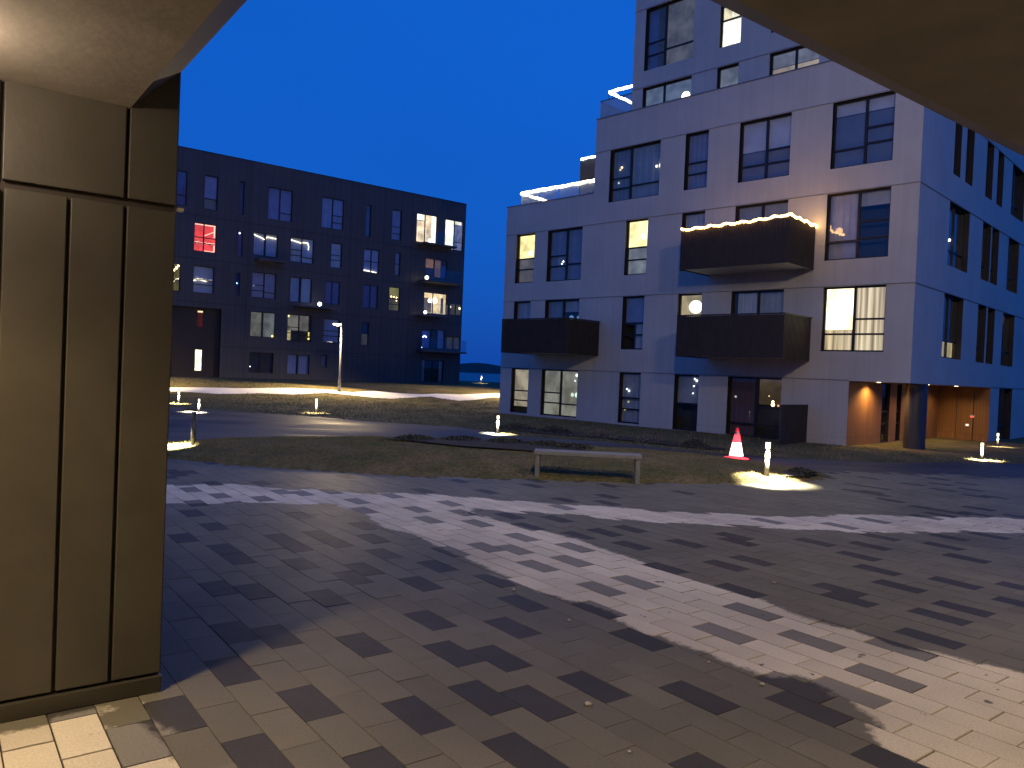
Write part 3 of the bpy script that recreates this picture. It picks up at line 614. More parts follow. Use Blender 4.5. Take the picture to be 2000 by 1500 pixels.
# windows, right face
for i, w in enumerate(WB):
    wide = w[1]-w[0] > 1.5
    kw = dict(v=(.5,) if wide else (), tl=(.72,), back=DARK, depth=.24)
    if i == 1: kw['blinds'] = [(0, 1, .70, 1, e_((1, .78, .38), .8)), (0, 1, 0, .7, dif((.10, .09, .08)))]
    elif i == 5: kw['blinds'] = [(0, 1, .0, .5, dif((.07, .08, .10))), (0, 1, .5, .99, dif((.12, .11, .09)))]; kw['bits'] = [(.25, .52, .045, BULBC), (.35, .53, .04, BULBC), (.5, .52, .045, BULBC), (.2, .93, .06, e_((1, .95, .6), 1))]
    elif i == 4: kw['bits'] = [(.2, .07, .06, BULBW), (.35, .09, .06, BULBW)]
    else: kw['blinds'] = [(0, 1, 0, .99, dif((.05, .05, .055)))]
    window(AB, fB, *w, **kw)

# balconies with slatted fronts
def balcony(p0, p1, z0, z1, d):
    b = MB(); b.box(-d+.03, p0+.03, z0+.01, -.001, p1-.03, z0+.16); bl = b.build('balcony', SLABM, AB)
    s = MB(); st = .085
    n = int((p1-p0)/st)
    for i in range(n+1):
        y = p0+(p1-p0)*i/n; s.box(-d-.005, y-.018, z0-.03, -d+.022, y+.018, z1-.03)
    n = int(d/st)
    for i in range(1, n):
        x = -d+d*i/n
        for y in (p0, p1): s.box(x-.018, y-.012, z0-.03, x+.018, y+.012, z1-.03)
    s.build('slat', SLAT, bl)
    s = MB(); s.box(-d-.02, p0-.025, z1-.03, -d+.03, p1+.025, z1+.01)
    for y in (p0, p1): s.box(-d+.031, y-.025, z1-.03, -.002, y+.025, z1+.01)
    s.box(-d+.024, p0+.02, z0-.02, -d+.03, p1-.02, z1-.05)
    for y, dd in ((p0, .014), (p1, -.014)): s.box(-d+.03, y+dd-.002, z0-.02, -.02, y+dd+.002, z1-.05)
    s.build('handrail', SLAT, bl); return bl
balcony(3.18, 7.15, 5.55, 6.98, 1.95)
balcony(3.18, 7.1, 2.50, 3.92, 2.03)
balcony(12.16, 15.83, 2.52, 3.93, 2.1)
b = MB(); b.box(-1.9, 3.16, -.45, -.01, 3.22, 1.0)
for i in range(12): b.box(-1.88+i*.155, 3.145, -.4, -1.86+i*.155, 3.16, 1.0)
o = b.build('privacy_screen', SLAT, AB)
# terrace railings of glass
GLR = bpy.data.materials.new('frosted_rail_glass'); GLR.use_nodes = True
_b = GLR.node_tree.nodes['Principled BSDF']; _b.inputs['Base Color'].default_value = (.45, .5, .52, 1); _b.inputs['Roughness'].default_value = .25; _b.inputs['Alpha'].default_value = .45
def glass_rail(pts, z0, z1, alpha=True):
    b = MB(); h = MB()
    for (x0, y0), (x1, y1) in zip(pts, pts[1:]):
        L = math.hypot(x1-x0, y1-y0); n = max(1, round(L/1.25)); nx, ny = -(y1-y0)/L*.006, (x1-x0)/L*.006
        for i in range(n):
            t0, t1 = i/n+.008, (i+1)/n-.008
            ax, ay, bx, by = x0+(x1-x0)*t0, y0+(y1-y0)*t0, x0+(x1-x0)*t1, y0+(y1-y0)*t1
            for s_ in (1, -1): b.quad((ax+nx*s_, ay+ny*s_, z0), (bx+nx*s_, by+ny*s_, z0), (bx+nx*s_, by+ny*s_, z1), (ax+nx*s_, ay+ny*s_, z1))
        h.tube([(x0, y0, z1), (x1, y1, z1)], .02, 6)
    o = h.build('terrace_railing', TRIM, AB); b.build('glass_panel', GLR, o); return o
RAIL3 = [(.5, 12.82), (.5, 17.6), (6, 17.6)]; glass_rail(RAIL3, 9.25, 10.03)
glass_rail([(.12, 11.1), (.12, 12.75), (1.98, 12.75)], 12.46, 13.2)
RAIL4 = [(2.2, 12.55), (2.2, 13.95), (6, 13.95)]
b = MB()
for (x, y) in ((2.2, 13.95), (4.0, 13.95)): b.tube([(x, y, 12.3), (x, y, 14.46)], .022, 6)
b.tube([(2.2, 12.55, 14.46), (2.2, 13.95, 14.46), (5.5, 13.95, 14.46)], .015, 6); 
b.box(2.0, 12.53, 12.2, 5, 14.1, 12.30)
b.build('terrace_frame', TRIM, AB)
b = MB(); b.box(4.0, 14.2, 9.2, 5.2, 17.0, 12.3); b.build('stair_head', mat('dark_stair_head', (.06, .055, .055), .7), AB)

# ------------------------------------------------------------------ string lights
def string_lights(name, label, pts, n, col, s, lamps=3, le=6, r=.022, sag=.02, wob=.012, colm=None):
    P_ = [Vector(p) for p in pts]; L = [0]
    for a, c in zip(P_, P_[1:]): L.append(L[-1]+(c-a).length)
    def at(t):
        t *= L[-1]
        for i in range(len(P_)-1):
            if t <= L[i+1]+1e-9: return P_[i].lerp(P_[i+1], (t-L[i])/(L[i+1]-L[i]))
        return P_[-1]
    root = thing(name, label, 'string lights', P_[0], 0, None)
    w = []; b = MB()
    for i in range(n+1):
        t = i/n; q = at(t); dz = -sag*abs(math.sin(t*math.pi*(n/9))) + random.uniform(-wob, wob)
        w.append(q+Vector((0, 0, dz))-P_[0])
    cb = MB(); cb.tube(w, .006, 5); cb.build('cable', TRIM, root)
    for q in w: b.ball(q+Vector((random.uniform(-.01, .01), random.uniform(-.01, .01), -.012)), r*random.uniform(.8, 1.15))
    b.build('bulbs', colm or emis('string_bulb', col, s), root, smooth=True)
    for i in range(lamps):
        q = at((i+.5)/lamps)-P_[0]; light('string_glow', 'POINT', q+Vector((0, 0, .05)), le, col, root, size=.12)
    return root
zb = 7.03
string_lights('string_lights', 'amber string lights along the top rail of the upper slatted balcony', [a2w(-1.97, 7.15, zb-.06), a2w(-1.97, 4.5, zb-.02), a2w(-1.97, 3.16, zb+.05), a2w(-.05, 3.16, zb-.02)], 92, (1, .56, .18), 16, lamps=6, le=7, r=.046, sag=.05)
string_lights('string_lights', 'bright white string lights on the glass railing of the lower left roof terrace', [a2w(.5, 12.85, 10.07), a2w(.5, 17.6, 10.07), a2w(5, 17.6, 10.07)], 96, (1, .86, .62), 16, lamps=2, le=3, r=.07, sag=.02)
string_lights('string_lights', 'short white string lights beside the tower top, highest of all the lights', [a2w(2.2, 12.6, 14.48), a2w(2.2, 13.95, 14.48), a2w(4.6, 13.95, 14.48)], 40, (1, .90, .72), 16, lamps=1, le=2, r=.07, sag=.02)
string_lights('string_lights', 'short cool white string lights on top of the dark stair head behind the roof terrace', [a2w(4.0, 14.2, 12.36), a2w(4.0, 16.9, 12.36)], 22, (.75, .9, 1), 14, lamps=1, le=1.5, r=.06, sag=.03)
# candle bulbs seen through the balcony slats
# ------------------------------------------------------------------ black apartment building
DB = thing('apartment_building', 'long black clad apartment block behind the street lamp, one window glowing red', 'building', (DC.x, DC.y, 0), ANG_D)
fD = lambda a, d, z: (a, d, z)
def G(a, z): return a
red = emis('red_neon', (1, .075, .085), 1.05, noise=(2.0, .8, 1.15)); REDB = emis('red_strip', (1, .5, .38), 2.2)
cream = e_((1, .86, .62), 2.6)
DW = [
 (-25.3,-23.85,6.3,8.25, dict(v=(.5,), tl=(.6,), blinds=[(0,1,0,.99,e_((.5,.4,.15),.25))], bits=[(.60,.30,.10,BULBW),(.72,.24,.10,BULBW),(.84,.16,.09,BULBW),(.5,.36,.08,BULBW),(.92,.08,.07,BULBW)])), # a0,a1,z0,z1, kwargs
 (-24.3,-23.6,12.3,14.7, dict(tl=(.7,), blinds=[(0,1,0,.99,dif((0.18, 0.19, 0.41)))])),
 (-22.45,-21.5,12.3,14.7, dict(tl=(.68,), blinds=[(0,1,0,.68,dif((0.44, 0.49, 0.80))),(0,1,.68,.99,MID)])),
 (-20.0,-19.6,12.3,14.7, dict(blinds=[(0,1,0,.99,dif((0.18, 0.18, 0.39)))])),
 (-17.83,-15.95,12.3,14.7, dict(v=(.5,), tl=(), tr=(.75,), blinds=[(0,1,0,.99,dif((0.39, 0.44, 0.74)))])),
 (-13.55,-11.7,12.3,14.7, dict(v=(.5,), tl=(), tr=(.55,.78), blinds=[(0,1,0,.99,dif((0.39, 0.43, 0.69)))])),
 (-9.73,-9.3,12.1,14.7, dict(blinds=[(0,1,0,.99,dif((0.21, 0.31, 0.48)))])),
 (-7.35,-6.46,12.2,14.7, dict(tl=(.55,.78), blinds=[(0,1,0,.99,dif((0.39, 0.43, 0.64)))])),
 (-4.98,-2.95,12.35,14.8, dict(v=(.42,), tl=(.24,), tr=(), rd=2.2, back=e_((1,.72,.46),1.5), blinds=[(.78,1,0,1,cream),(0,.42,0,.24,e_((1,.92,.74),2))], bits=[])),
 (-2.1,-.2,12.13,14.73, dict(v=(.52,), tl=(), tr=(.72,), back=e_((.30,.34,.66),.5), blinds=[(0,.5,0,1,e_((1,.93,.72),2.2)),(.5,.95,0,.12,e_((1,.9,.7),1.6))])),
 (-23.03,-21.48,9.26,11.28, dict(v=(.44,), tl=(.5,.7), back=red, bits=[])),
 (-19.98,-19.6,9.23,11.1, dict(blinds=[(0,1,0,.99,dif((0.32, 0.21, 0.53)))], bits=[(.5,.07,.05,BULBC)])),
 (-18.82,-16.97,9.5,11.2, dict(v=(.5,), blinds=[(0,.46,.0,.99,dif((0.58, 0.62, 0.85))),(.54,1,0,.99,dif((0.58, 0.62, 0.85)))])),
 (-15.98,-14.1,9.34,11.25, dict(v=(.5,), tl=(.5,.72), tr=(.76,), blinds=[(0,1,0,.99,dif((0.61, 0.66, 0.85)))])),
 (-12.66,-11.73,9.27,11.24, dict(tl=(.48,.68), blinds=[(0,1,0,.99,dif((0.65, 0.69, 0.85)))])),
 (-9.8,-8.4,9.23,11.15, dict(v=(.5,), tl=(.52,), blinds=[(0,1,0,.99,dif((0.51, 0.56, 0.84)))])),
 (-6.9,-6.43,9.3,11.2, dict(tl=(.5,), blinds=[(0,1,0,.99,dif((0.44, 0.45, 0.67)))])),
 (-3.96,-1.74,9.5,11.12, dict(v=(.42,), back=dif((0.21, 0.12, 0.11)), rd=1.2, blinds=[(0,.4,0,.5,e_((.75,.38,.25),.28)),(.45,.75,0,.95,e_((.55,.33,.32),.20)),(.8,1,.3,.95,dif((0.18, 0.34, 0.69)))])),
 (-23.0,-21.56,6.32,8.24, dict(tl=(.5,.68), blinds=[(0,1,0,.99,dif((0.67, 0.70, 0.85)))])),
 (-20.02,-19.7,6.4,8.05, dict(blinds=[(0,1,0,.99,dif((0.14, 0.14, 0.35)))], bits=[(.5,.45,.05,emis('blue_led',(.3,.6,1),6))])),
 (-18.83,-17.0,6.36,8.27, dict(v=(.52,), tl=(.5,.72), tr=(.76,), blinds=[(0,1,0,.99,dif((0.56, 0.54, 0.74)))], bits=[(.12,.5,.03,BULBC)])),
 (-15.88,-14.15,6.3,8.22, dict(v=(.5,), blinds=[(0,.44,0,.99,dif((0.44, 0.54, 0.80))),(.56,1,0,.99,dif((0.47, 0.58, 0.84)))])),
 (-13.09,-11.78,6.4,8.2, dict(v=(.5,), blinds=[(0,1,0,.99,dif((0.19, 0.19, 0.41)))])),
 (-9.75,-8.4,6.36,8.27, dict(v=(.5,), blinds=[(0,1,0,.99,dif((0.16, 0.16, 0.35)))])),
 (-7.35,-6.34,6.33,8.3, dict(tl=(.5,.72), blinds=[(0,1,0,.45,e_((.50,.44,.12),.42)),(0,1,.45,.99,e_((.40,.34,.14),.22))], bits=[(.3,.4,.06,BULBW),(.55,.4,.05,BULBW),(.8,.42,.05,BULBW),(.8,.55,.04,BULBW)])),
 (-3.97,-1.64,6.38,8.2, dict(v=(.40,), rd=1.6, back=e_((1,.72,.38),1.35), blinds=[(.78,.9,.2,.95,dif((0.44, 0.35, 0.45))),(0,.38,.25,.95,e_((.6,.45,.35),.3))], bits=[(.30,.38,.2,BALLW),(.52,.36,.28,BALLW)])),
 (-1.28,-.02,6.43,7.45, dict(v=(.5,), back=DARK, blinds=[(0,1,0,.99,e_((.30,.26,.18),.2))], bits=[(.12,.3,.1,e_((1,.95,.6),2.2)),(.9,.35,.14,e_((1,.95,.6),2.4))])),
 (-22.55,-22.08,3.9,5.14, dict(back=dif((0.44, 0.05, 0.06)), blinds=[(0,1,0,.14,e_((1,.75,.4),1.7)),(0,1,.2,.99,e_((.5,.06,.05),.18))])),
 (-18.83,-16.93,3.46,5.34, dict(v=(.5,), blinds=[(0,.46,0,.99,e_((.46,.44,.40),.34)),(.54,1,0,.99,e_((.42,.44,.46),.33))], bits=[(.93,.93,.09,e_((1,.8,.2),2))])),
 (-16.0,-14.07,3.32,5.36, dict(v=(.5,), tl=(.48,.7), tr=(.76,), blinds=[(0,.48,0,.6,e_((.46,.42,.38),.36)),(.5,.93,0,.6,e_((.42,.38,.36),.30)),(0,.2,.6,.99,e_((.9,.75,.4),.5))], bits=[(.08,.07,.1,e_((1,.85,.35),1.8)),(.95,.75,.07,e_((1,.8,.2),2)),(.95,.88,.08,e_((1,.8,.2),2)),(.95,.66,.05,e_((1,.8,.2),2))])),
 (-13.05,-11.7,3.36,5.23, dict(tl=(.5,.72), blinds=[(0,1,0,.99,dif((0.51, 0.53, 0.74)))])),
 (-9.75,-9.1,3.3,5.2, dict(blinds=[(0,1,0,.5,DARK),(0,1,.5,.99,e_((.3,.26,.2),.12))])),
 (-4.03,-1.71,3.34,5.04, dict(v=(.42,), blinds=[(0,.35,.1,.95,dif((0.21, 0.35, 0.85))),(.75,1,0,.95,dif((0.51, 0.61, 0.85)))], bits=[(.10,.40,.05,BULBC),(.16,.36,.06,BULBC),(.23,.40,.05,BULBC),(.05,.95,.05,BULBC)])),
 (-1.5,-.06,3.42,4.53, dict(v=(.5,), blinds=[(0,1,0,.99,e_((.16,.14,.11),.22))])),
 (-15.9,-14.12,.76,2.3, dict(v=(.5,), blinds=[(0,.44,0,.99,dif((0.44, 0.47, 0.70))),(.56,1,0,.99,dif((0.46, 0.49, 0.70)))])),
 (-18.85,-17.0,.78,2.34, dict(v=(.5,), blinds=[(0,1,0,.99,dif((0.07, 0.06, 0.06)))], bits=[(.1,.7,.03,BULBC)])),
 (-13.15,-12.66,1.4,2.37, dict(blinds=[(0,1,0,.99,dif((0.32, 0.31, 0.43)))])),
 (-3.92,-1.73,.5,2.38, dict(v=(.5,), blinds=[(0,.15,0,.99,dif((0.40, 0.39, 0.49))),(.85,1,0,.99,dif((0.40, 0.39, 0.53)))])),
]
ops = [w[:4] for w in DW if not (-24.3 < w[0] < -20.9 and w[3] < 5.3)]
REC = (-24.3, -20.95, -.5, 5.3)
b = MB(); facade(b, fD, -42, 0, -.5, 16.3, ops+[REC+(0,)], .16)
b.build('wall', [DCLAD, TRIM], DB, uvmap=True)
b = MB(); b.uv = []
for x, y0, y1 in ((0, 0, 14), (-42, 14, 0)):
    uvquad(b, [(x, y0, -.5), (x, y1, -.5), (x, y1, 16.3), (x, y0, 16.3)], [(y0, -.5), (y1, -.5), (y1, 16.3), (y0, 16.3)])
uvquad(b, [(0, 14, -.5), (-42, 14, -.5), (-42, 14, 16.3), (0, 14, 16.3)], [(0, -.5), (42, -.5), (42, 16.3), (0, 16.3)])
b.build('end_wall', [DCLAD], DB, uvmap=True)
b = MB(); b.quad((-42, .02, 16.1), (0, .02, 16.1), (0, 14, 16.1), (-42, 14, 16.1)); b.build('roof', ROOFM, DB)
b = MB(); b.box(-42.03, -.03, 16.3, .03, .25, 16.36); b.build('parapet_cap', TRIM, DB)
b = MB()
for x in (-31.2, -27.5, -19.2, -11.1, -8.1, -5.4): b.box(x-.015, -.012, -.4, x+.015, -.001, 16.3)
for z in (2.6, 5.65, 8.7, 11.75): b.box(-42, -.016, z, .012, -.003, z+.05)
b.build('facade_joint', mat('facade_joint_metal', (.03, .03, .034), .6), DB)
# recessed brown entrance bay
BR = mat('brown_entrance_panel', (.030, .020, .018), .6, noise=(1.5, .5, (.038, .026, .020)))
b = MB(); dr = .35
facade(b, lambda a, d, z: (a, dr+d, z), REC[0], REC[1], REC[2], REC[3], [w[:4] for w in DW if w[3] < 5.3 and w[0] < -21.5] + [(-22.6, -22.08, .79, 2.33)], .1)
b.quad((REC[0], 0, REC[2]), (REC[0], dr, REC[2]), (REC[0], dr, REC[3]), (REC[0], 0, REC[3])); b.quad((REC[1], 0, REC[3]), (REC[1], dr, REC[3]), (REC[1], dr, REC[2]), (REC[1], 0, REC[2])); b.quad((REC[0], 0, REC[3]), (REC[0], dr, REC[3]), (REC[1], dr, REC[3]), (REC[1], 0, REC[3]))
b.uv = None; b.build('entrance_bay', [BR, TRIM], DB)
fR = lambda a, d, z: (a, dr+d, z)
window(DB, fR, -22.6, -22.08, .79, 2.33, tl=(.82,), depth=.1, fw=.03, back=e_((1, .86, .55), 3), name='glazed_door')
for (a0, a1, z0, z1, kw) in DW:
    kw = dict(kw); kw.setdefault('back', DARK); kw.setdefault('fw', .05)
    if z1 < 5.3 and a0 < -21.5: window(DB, fR, a0, a1, z0, z1, depth=.1, **kw)
    else:
        w_ = window(DB, fD, a0, a1, z0, z1, depth=.16, **kw)
        if kw.get('back') is red:
            b = MB()
            for (x0, x1, za, zb_) in ((a0+.06, a1-.06, z1-.13, z1-.06), (a1-.16, a1-.07, z0+1.1, z1-.1), (a1-.16, a1-.07, z0+.08, z0+.55), (a0+.7, a1-.1, z0+.07, z0+.12)): b.box(x0, .17, za, x1, .18, zb_)
            b.tube([(a0+.75, .18, z1-.85), (a1-.12, .18, z1-.5)], .03, 5); b.build('light_strip', REDB, w_)
# light garlands drawn inside the windows
for (x0, z0, pts) in ((-18.8, 11.05, [(0, 0), (.35, -.12), (.6, -.18), (.85, -.3)]), (-17.85, 10.95, [(0, -.1), (.1, .02), (.8, -.02)]), (-15.9, 11.02, [(0, 0), (.5, -.08), (.85, -.15)]), (-15.0, 10.98, [(0, -.05), (.45, -.02), (.55, -.3), (.52, -.55)]), (-9.75, 9.38, [(0, .05), (.6, 0), (1.2, -.05)]), (-22.95, 7.2, [(.05, -.02), (.3, .12), (.9, 0)])):
    b = MB(); b.tube([(x0+p, .175, z0+q) for p, q in pts], .035, 6); b.build('light_garland', emis('garland', (1, .88, .58), 3.2), DB)
# balconies on the black block
def dbalc(x0, x1, z, d=1.3, rail=True):
    b = MB(); b.box(x0, -d, z-.14, x1, -.002, z); o = b.build('balcony', mat('dark_balcony_slab', (.10, .09, .085), .7), DB)
    if rail:
        g = MB()
        for yy in (-d+.03,): g.quad((x0+.03, yy, z), (x1-.03, yy, z), (x1-.03, yy, z+1.0), (x0+.03, yy, z+1.0))
        g.quad((x0+.03, -d+.03, z), (x0+.03, -.02, z), (x0+.03, -.02, z+1), (x0+.03, -d+.03, z+1)); g.quad((x1-.03, -d+.03, z), (x1-.03, -.02, z), (x1-.03, -.02, z+1), (x1-.03, -d+.03, z+1))
        g.build('glass_panel', GLASS, o)
    return o
dbalc(-4.9, -1.6, 12.25, 1.2); dbalc(-4.7, -.9, 9.1, 1.2); dbalc(-4.8, -2.2, 6.2, 1.1); dbalc(-4.6, -.1, 3.2, 1.1)
dbalc(-18.7, -16.6, 9.2, 1.0, False); dbalc(-15.6, -12.6, 6.05, 1.2, False)
def globe(label, x, y, z, r, m=BALLW):
    w = d2w(x, y, z); t = thing('globe_lamp', label, 'lamp', w, 0)
    b = MB(); b.lathe(0, 0, [(r*.5, 0), (r*.5, .03)], 12); b.build('base', TRIM, t)
    b = MB(); b.ball((0, 0, r+.03), r, sub=2); b.build('globe', m, t, smooth=True); return t
globe('white globe lamp on the topmost corner balcony of the black block', -4.2, -.9, 12.26, .16)
globe('white globe lamp on the second highest corner balcony of the black block', -4.35, -.9, 9.11, .17)
globe('white globe lamp on the third highest corner balcony, below a lit dining room', -4.3, -.8, 6.21, .15)
globe('bright white globe lamp on the small mid balcony above the street lamp', -13.9, -1.0, 6.06, .15, BULBC)

# ------------------------------------------------------------------ our own building: clad pier and overhanging floor
NB = thing('overhang_building', 'brown clad building corner overhead with its panelled pier on the left', 'building', (0, 0, 0), ANG_N)
PNL = mat('bronze_cladding_panel', (.068, .061, .048), .5, .12, noise=(4, .7, (.051, .045, .036)), bump=(30, .05))
SOF = mat('soffit_render', (.19, .168, .14), .85, noise=(4, .9, (.145, .128, .105)), bump=(22, .12))
FAS = mat('dark_fascia', (.030, .027, .026), .6, noise=(6, .5, (.024, .022, .02)))
UP_, VE = 4.17, .985
b = MB(); b.box(-4.0, UP_+.03, .06, VE-.012, UP_+.55, 3.5, 0); pier = b.build('pier', mat('joint_brown', (.035, .026, .02), .8), NB)  # dark brown core, visible in the open joints between the panels
seams = [-3.9, -2.9, -1.95, -1.0, -.26, .0, .245, .507, .747, VE]
def panel(x0, x1, z0, z1):
    b = MB(); g = .0085; b.box(x0+g, UP_, z0+g, x1-g, UP_+.029, z1-g); o = b.build('cladding_panel', PNL, pier); bevel(o, .004); return o
for x0, x1 in zip(seams, seams[1:]): panel(x0, x1, .09, 2.435)
for x0, x1 in ((-2.9, -1.0), (-1.0, .235), (.235, .747), (.747, VE)): panel(x0, x1, 2.455, 3.49)
b = MB(); b.box(-4.0, UP_-.012, .0, VE-.002, UP_+.5, .085); bevel(b.build('plinth', mat('plinth_metal', (.05, .045, .035), .5, .3), pier), .006)
b = MB(); b.box(VE-.010, UP_+.031, .09, VE, UP_+.5, 3.48); b.build('side_panel', PNL, pier)
# soffit
ZC, ZO, VI, VO, UI, UO = 2.90, 3.14, .755, .985, 1.58, 1.96
b = MB()
b.quad((-6, UI, ZC), (VI, UI, ZC), (VI, 9, ZC), (-6, 9, ZC)); b.quad((-6, -6, ZC), (14, -6, ZC), (14, UI, ZC), (-6, UI, ZC))
b.build('soffit', SOF, NB)
b = MB()
b.quad((VI, 9, ZC), (VI, UI, ZC), (VO, UO, ZO), (VO, 9, ZO)); b.quad((VI, UI, ZC), (14, UI, ZC), (14, UO, ZO), (VO, UO, ZO))
b.build('fascia', FAS, NB)
b = MB()
b.quad((VO, UO, ZO), (VO, 9, ZO), (VO, 9, 14), (VO, UO, 14)); b.quad((VO, UO, ZO), (14, UO, ZO), (14, UO, 14), (VO, UO, 14))
b.quad((-6, -6, 14), (14, -6, 14), (14, UO, 14), (-6, UO, 14)); b.quad((-6, UO, 14), (VO, UO, 14), (VO, 9, 14), (-6, 9, 14)); b.quad((-6, 9, 0), (VO, 9, 0), (VO, 9, 14), (-6, 9, 14))
b.quad((-6, -6, 0), (14, -6, 0), (14, -6, 14), (-6, -6, 14)); b.quad((-6, -6, 0), (-6, 9, 0), (-6, 9, 14), (-6, -6, 14))
b.build('upper_wall', PNL, NB)
b = MB(); b.box(VE+.001, UP_-.004, 2.437, VE+.028, UP_+.03, 2.453); b.build('joint_flashing', mat('bare_metal', (.6, .55, .45), .35, .8), pier)
# ceiling lamps of the covered passage (just outside the picture; their light is what colours the near paving)
def downlight(label, v, u, e, col=WARM, z=ZC, size=.07, down=0):
    w = n2w(v, u, z); t = thing('ceiling_lamp', label, 'lamp', w, 0, 'ceiling lamps of the covered passage')
    b = MB(); b.lathe(0, 0, [(.11, -.001), (.11, -.03), (.09, -.045)], 20); b.build('housing', TRIM, t)
    b = MB(); b.lathe(0, 0, [(.085, -.046), (.06, -.055), (.01, -.058)], 20); b.build('lens', emis('lamp_lens', col, 20), t)
    light('ceiling_light', 'POINT', (0, 0, -.16), e, col, t, size=size)
    if down: light('ceiling_light', 'SPOT', (0, 0, -.10), down, col, t, size=size, spot=142, blend=.45, direction=(0, 0, -1))
downlight('small round ceiling lamp close to the panelled pier', -.1, 3.59, 30, (1, .77, .56), size=.05)
downlight('large round ceiling lamp beside the panelled pier', -1.0, 3.11, 16, (1, .73, .40), size=.22, down=440)
downlight('round ceiling lamp over the middle of the passage', 2.6, -1.4, 16, down=270)
downlight('round ceiling lamp near the passage edge, right of the middle', 5.6, .7, 13, down=95)
downlight('round ceiling lamp at the far right of the passage', 8.5, -.6, 22, down=110)

def fill_flood(label, v, u, z, e, dirn):  # fill lamps added out of view to warm the facades and ground
    w = n2w(v, u, z); t = thing('fill_lamp', label, 'lamp', w, ANG_N, 'added unseen fill lamps high on the overhang building')
    b = MB(); b.box(-.25, 0, -.08, .25, .22, .08); b.build('housing', TRIM, t)
    b = MB(); b.box(-.22, .2201, -.07, .22, .225, .07); b.build('lens', emis('fill_lens', WARMW, 10), t)
    light('fill_light', 'SPOT', (0, .30, -.02), e, (1, .81, .57), t, size=.35, spot=164, blend=.75, direction=dirn)
fill_flood('added unseen fill lamp on the wall above the passage, near its inner corner', 3.2, UO, 9.0, 2100, (.72, .70, -.18))
fill_flood('added unseen fill lamp on the wall above the passage, farther right', 10.5, UO, 9.0, 1250, (.5, .85, -.08))

# ------------------------------------------------------------------ bench, cone, stones
CONC = mat('pale_bench_concrete', (.25, .245, .23), .75, noise=(9, .6, (.18, .175, .165)), bump=(40, .2))
bz = gz1(1.25, 12.6)
BN = thing('bench', 'pale flat backless bench with plate legs at the edge of the grass', 'bench', (1.27, 12.55, 0), R(-4.5))
b = MB(); b.box(-.86, -.20, .385, .86, .20, .445); bevel(b.build('seat', CONC, BN), .008)
for x in (-.80, .80):
    b = MB(); b.box(x-.035, -.19, -.03, x+.035, .19, .384); bevel(b.build('leg', CONC, BN), .008)
cz = gz1(5.35, 18.2)
CN = thing('traffic_cone', 'glowing red and white traffic cone standing on the path before the patio door', 'traffic cone', (5.35, 18.27, cz+.005), R(20))
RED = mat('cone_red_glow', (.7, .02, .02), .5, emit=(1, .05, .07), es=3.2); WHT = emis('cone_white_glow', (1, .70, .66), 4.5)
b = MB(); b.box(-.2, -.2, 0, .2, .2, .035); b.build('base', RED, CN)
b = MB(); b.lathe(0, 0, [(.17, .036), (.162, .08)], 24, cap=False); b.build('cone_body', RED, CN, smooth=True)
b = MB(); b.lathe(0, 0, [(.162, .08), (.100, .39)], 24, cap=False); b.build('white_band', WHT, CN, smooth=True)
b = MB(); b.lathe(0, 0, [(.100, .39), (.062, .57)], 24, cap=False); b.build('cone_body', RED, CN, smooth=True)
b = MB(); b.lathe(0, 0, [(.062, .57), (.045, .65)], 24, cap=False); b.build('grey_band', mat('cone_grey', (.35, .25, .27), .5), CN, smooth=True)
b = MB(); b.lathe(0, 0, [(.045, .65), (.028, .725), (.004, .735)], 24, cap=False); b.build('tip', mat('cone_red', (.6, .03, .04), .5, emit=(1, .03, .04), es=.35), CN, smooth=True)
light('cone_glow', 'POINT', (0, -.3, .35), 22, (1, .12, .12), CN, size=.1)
STN = mat('white_pebble', (.42, .40, .37), .8)
for i, (x, y, s_, lab) in enumerate([(.46, 3.96, .016, 'white pebble nearest the camera, beside a dark paver'), (1.47, 4.32, .014, 'white pebble at the edge of the dry paver strip'), (.08, 5.99, .016, 'flat white pebble farthest up the damp paving'), (.46, 5.31, .011, 'small white pebble in the middle of the damp paving'), (.60, 3.48, .009, 'tiny white pebble near the bottom edge'), (2.28, 6.53, .014, 'white pebble on the damp paving right of the dry strip'), (1.25, 4.63, .010, 'small grey pebble just left of the dry strip')]):
    b = MB(); b.ball((0, 0, 0), s_, sub=2)
    b.v = [(x_*random.uniform(.85, 1.25), y_*random.uniform(.8, 1.15), z_*.65+s_*.6) for x_, y_, z_ in b.v]
    tag(b.build('pebble', STN, smooth=True, loc=(x, y, .002)), lab, 'pebble', 'white pebbles on the paving')

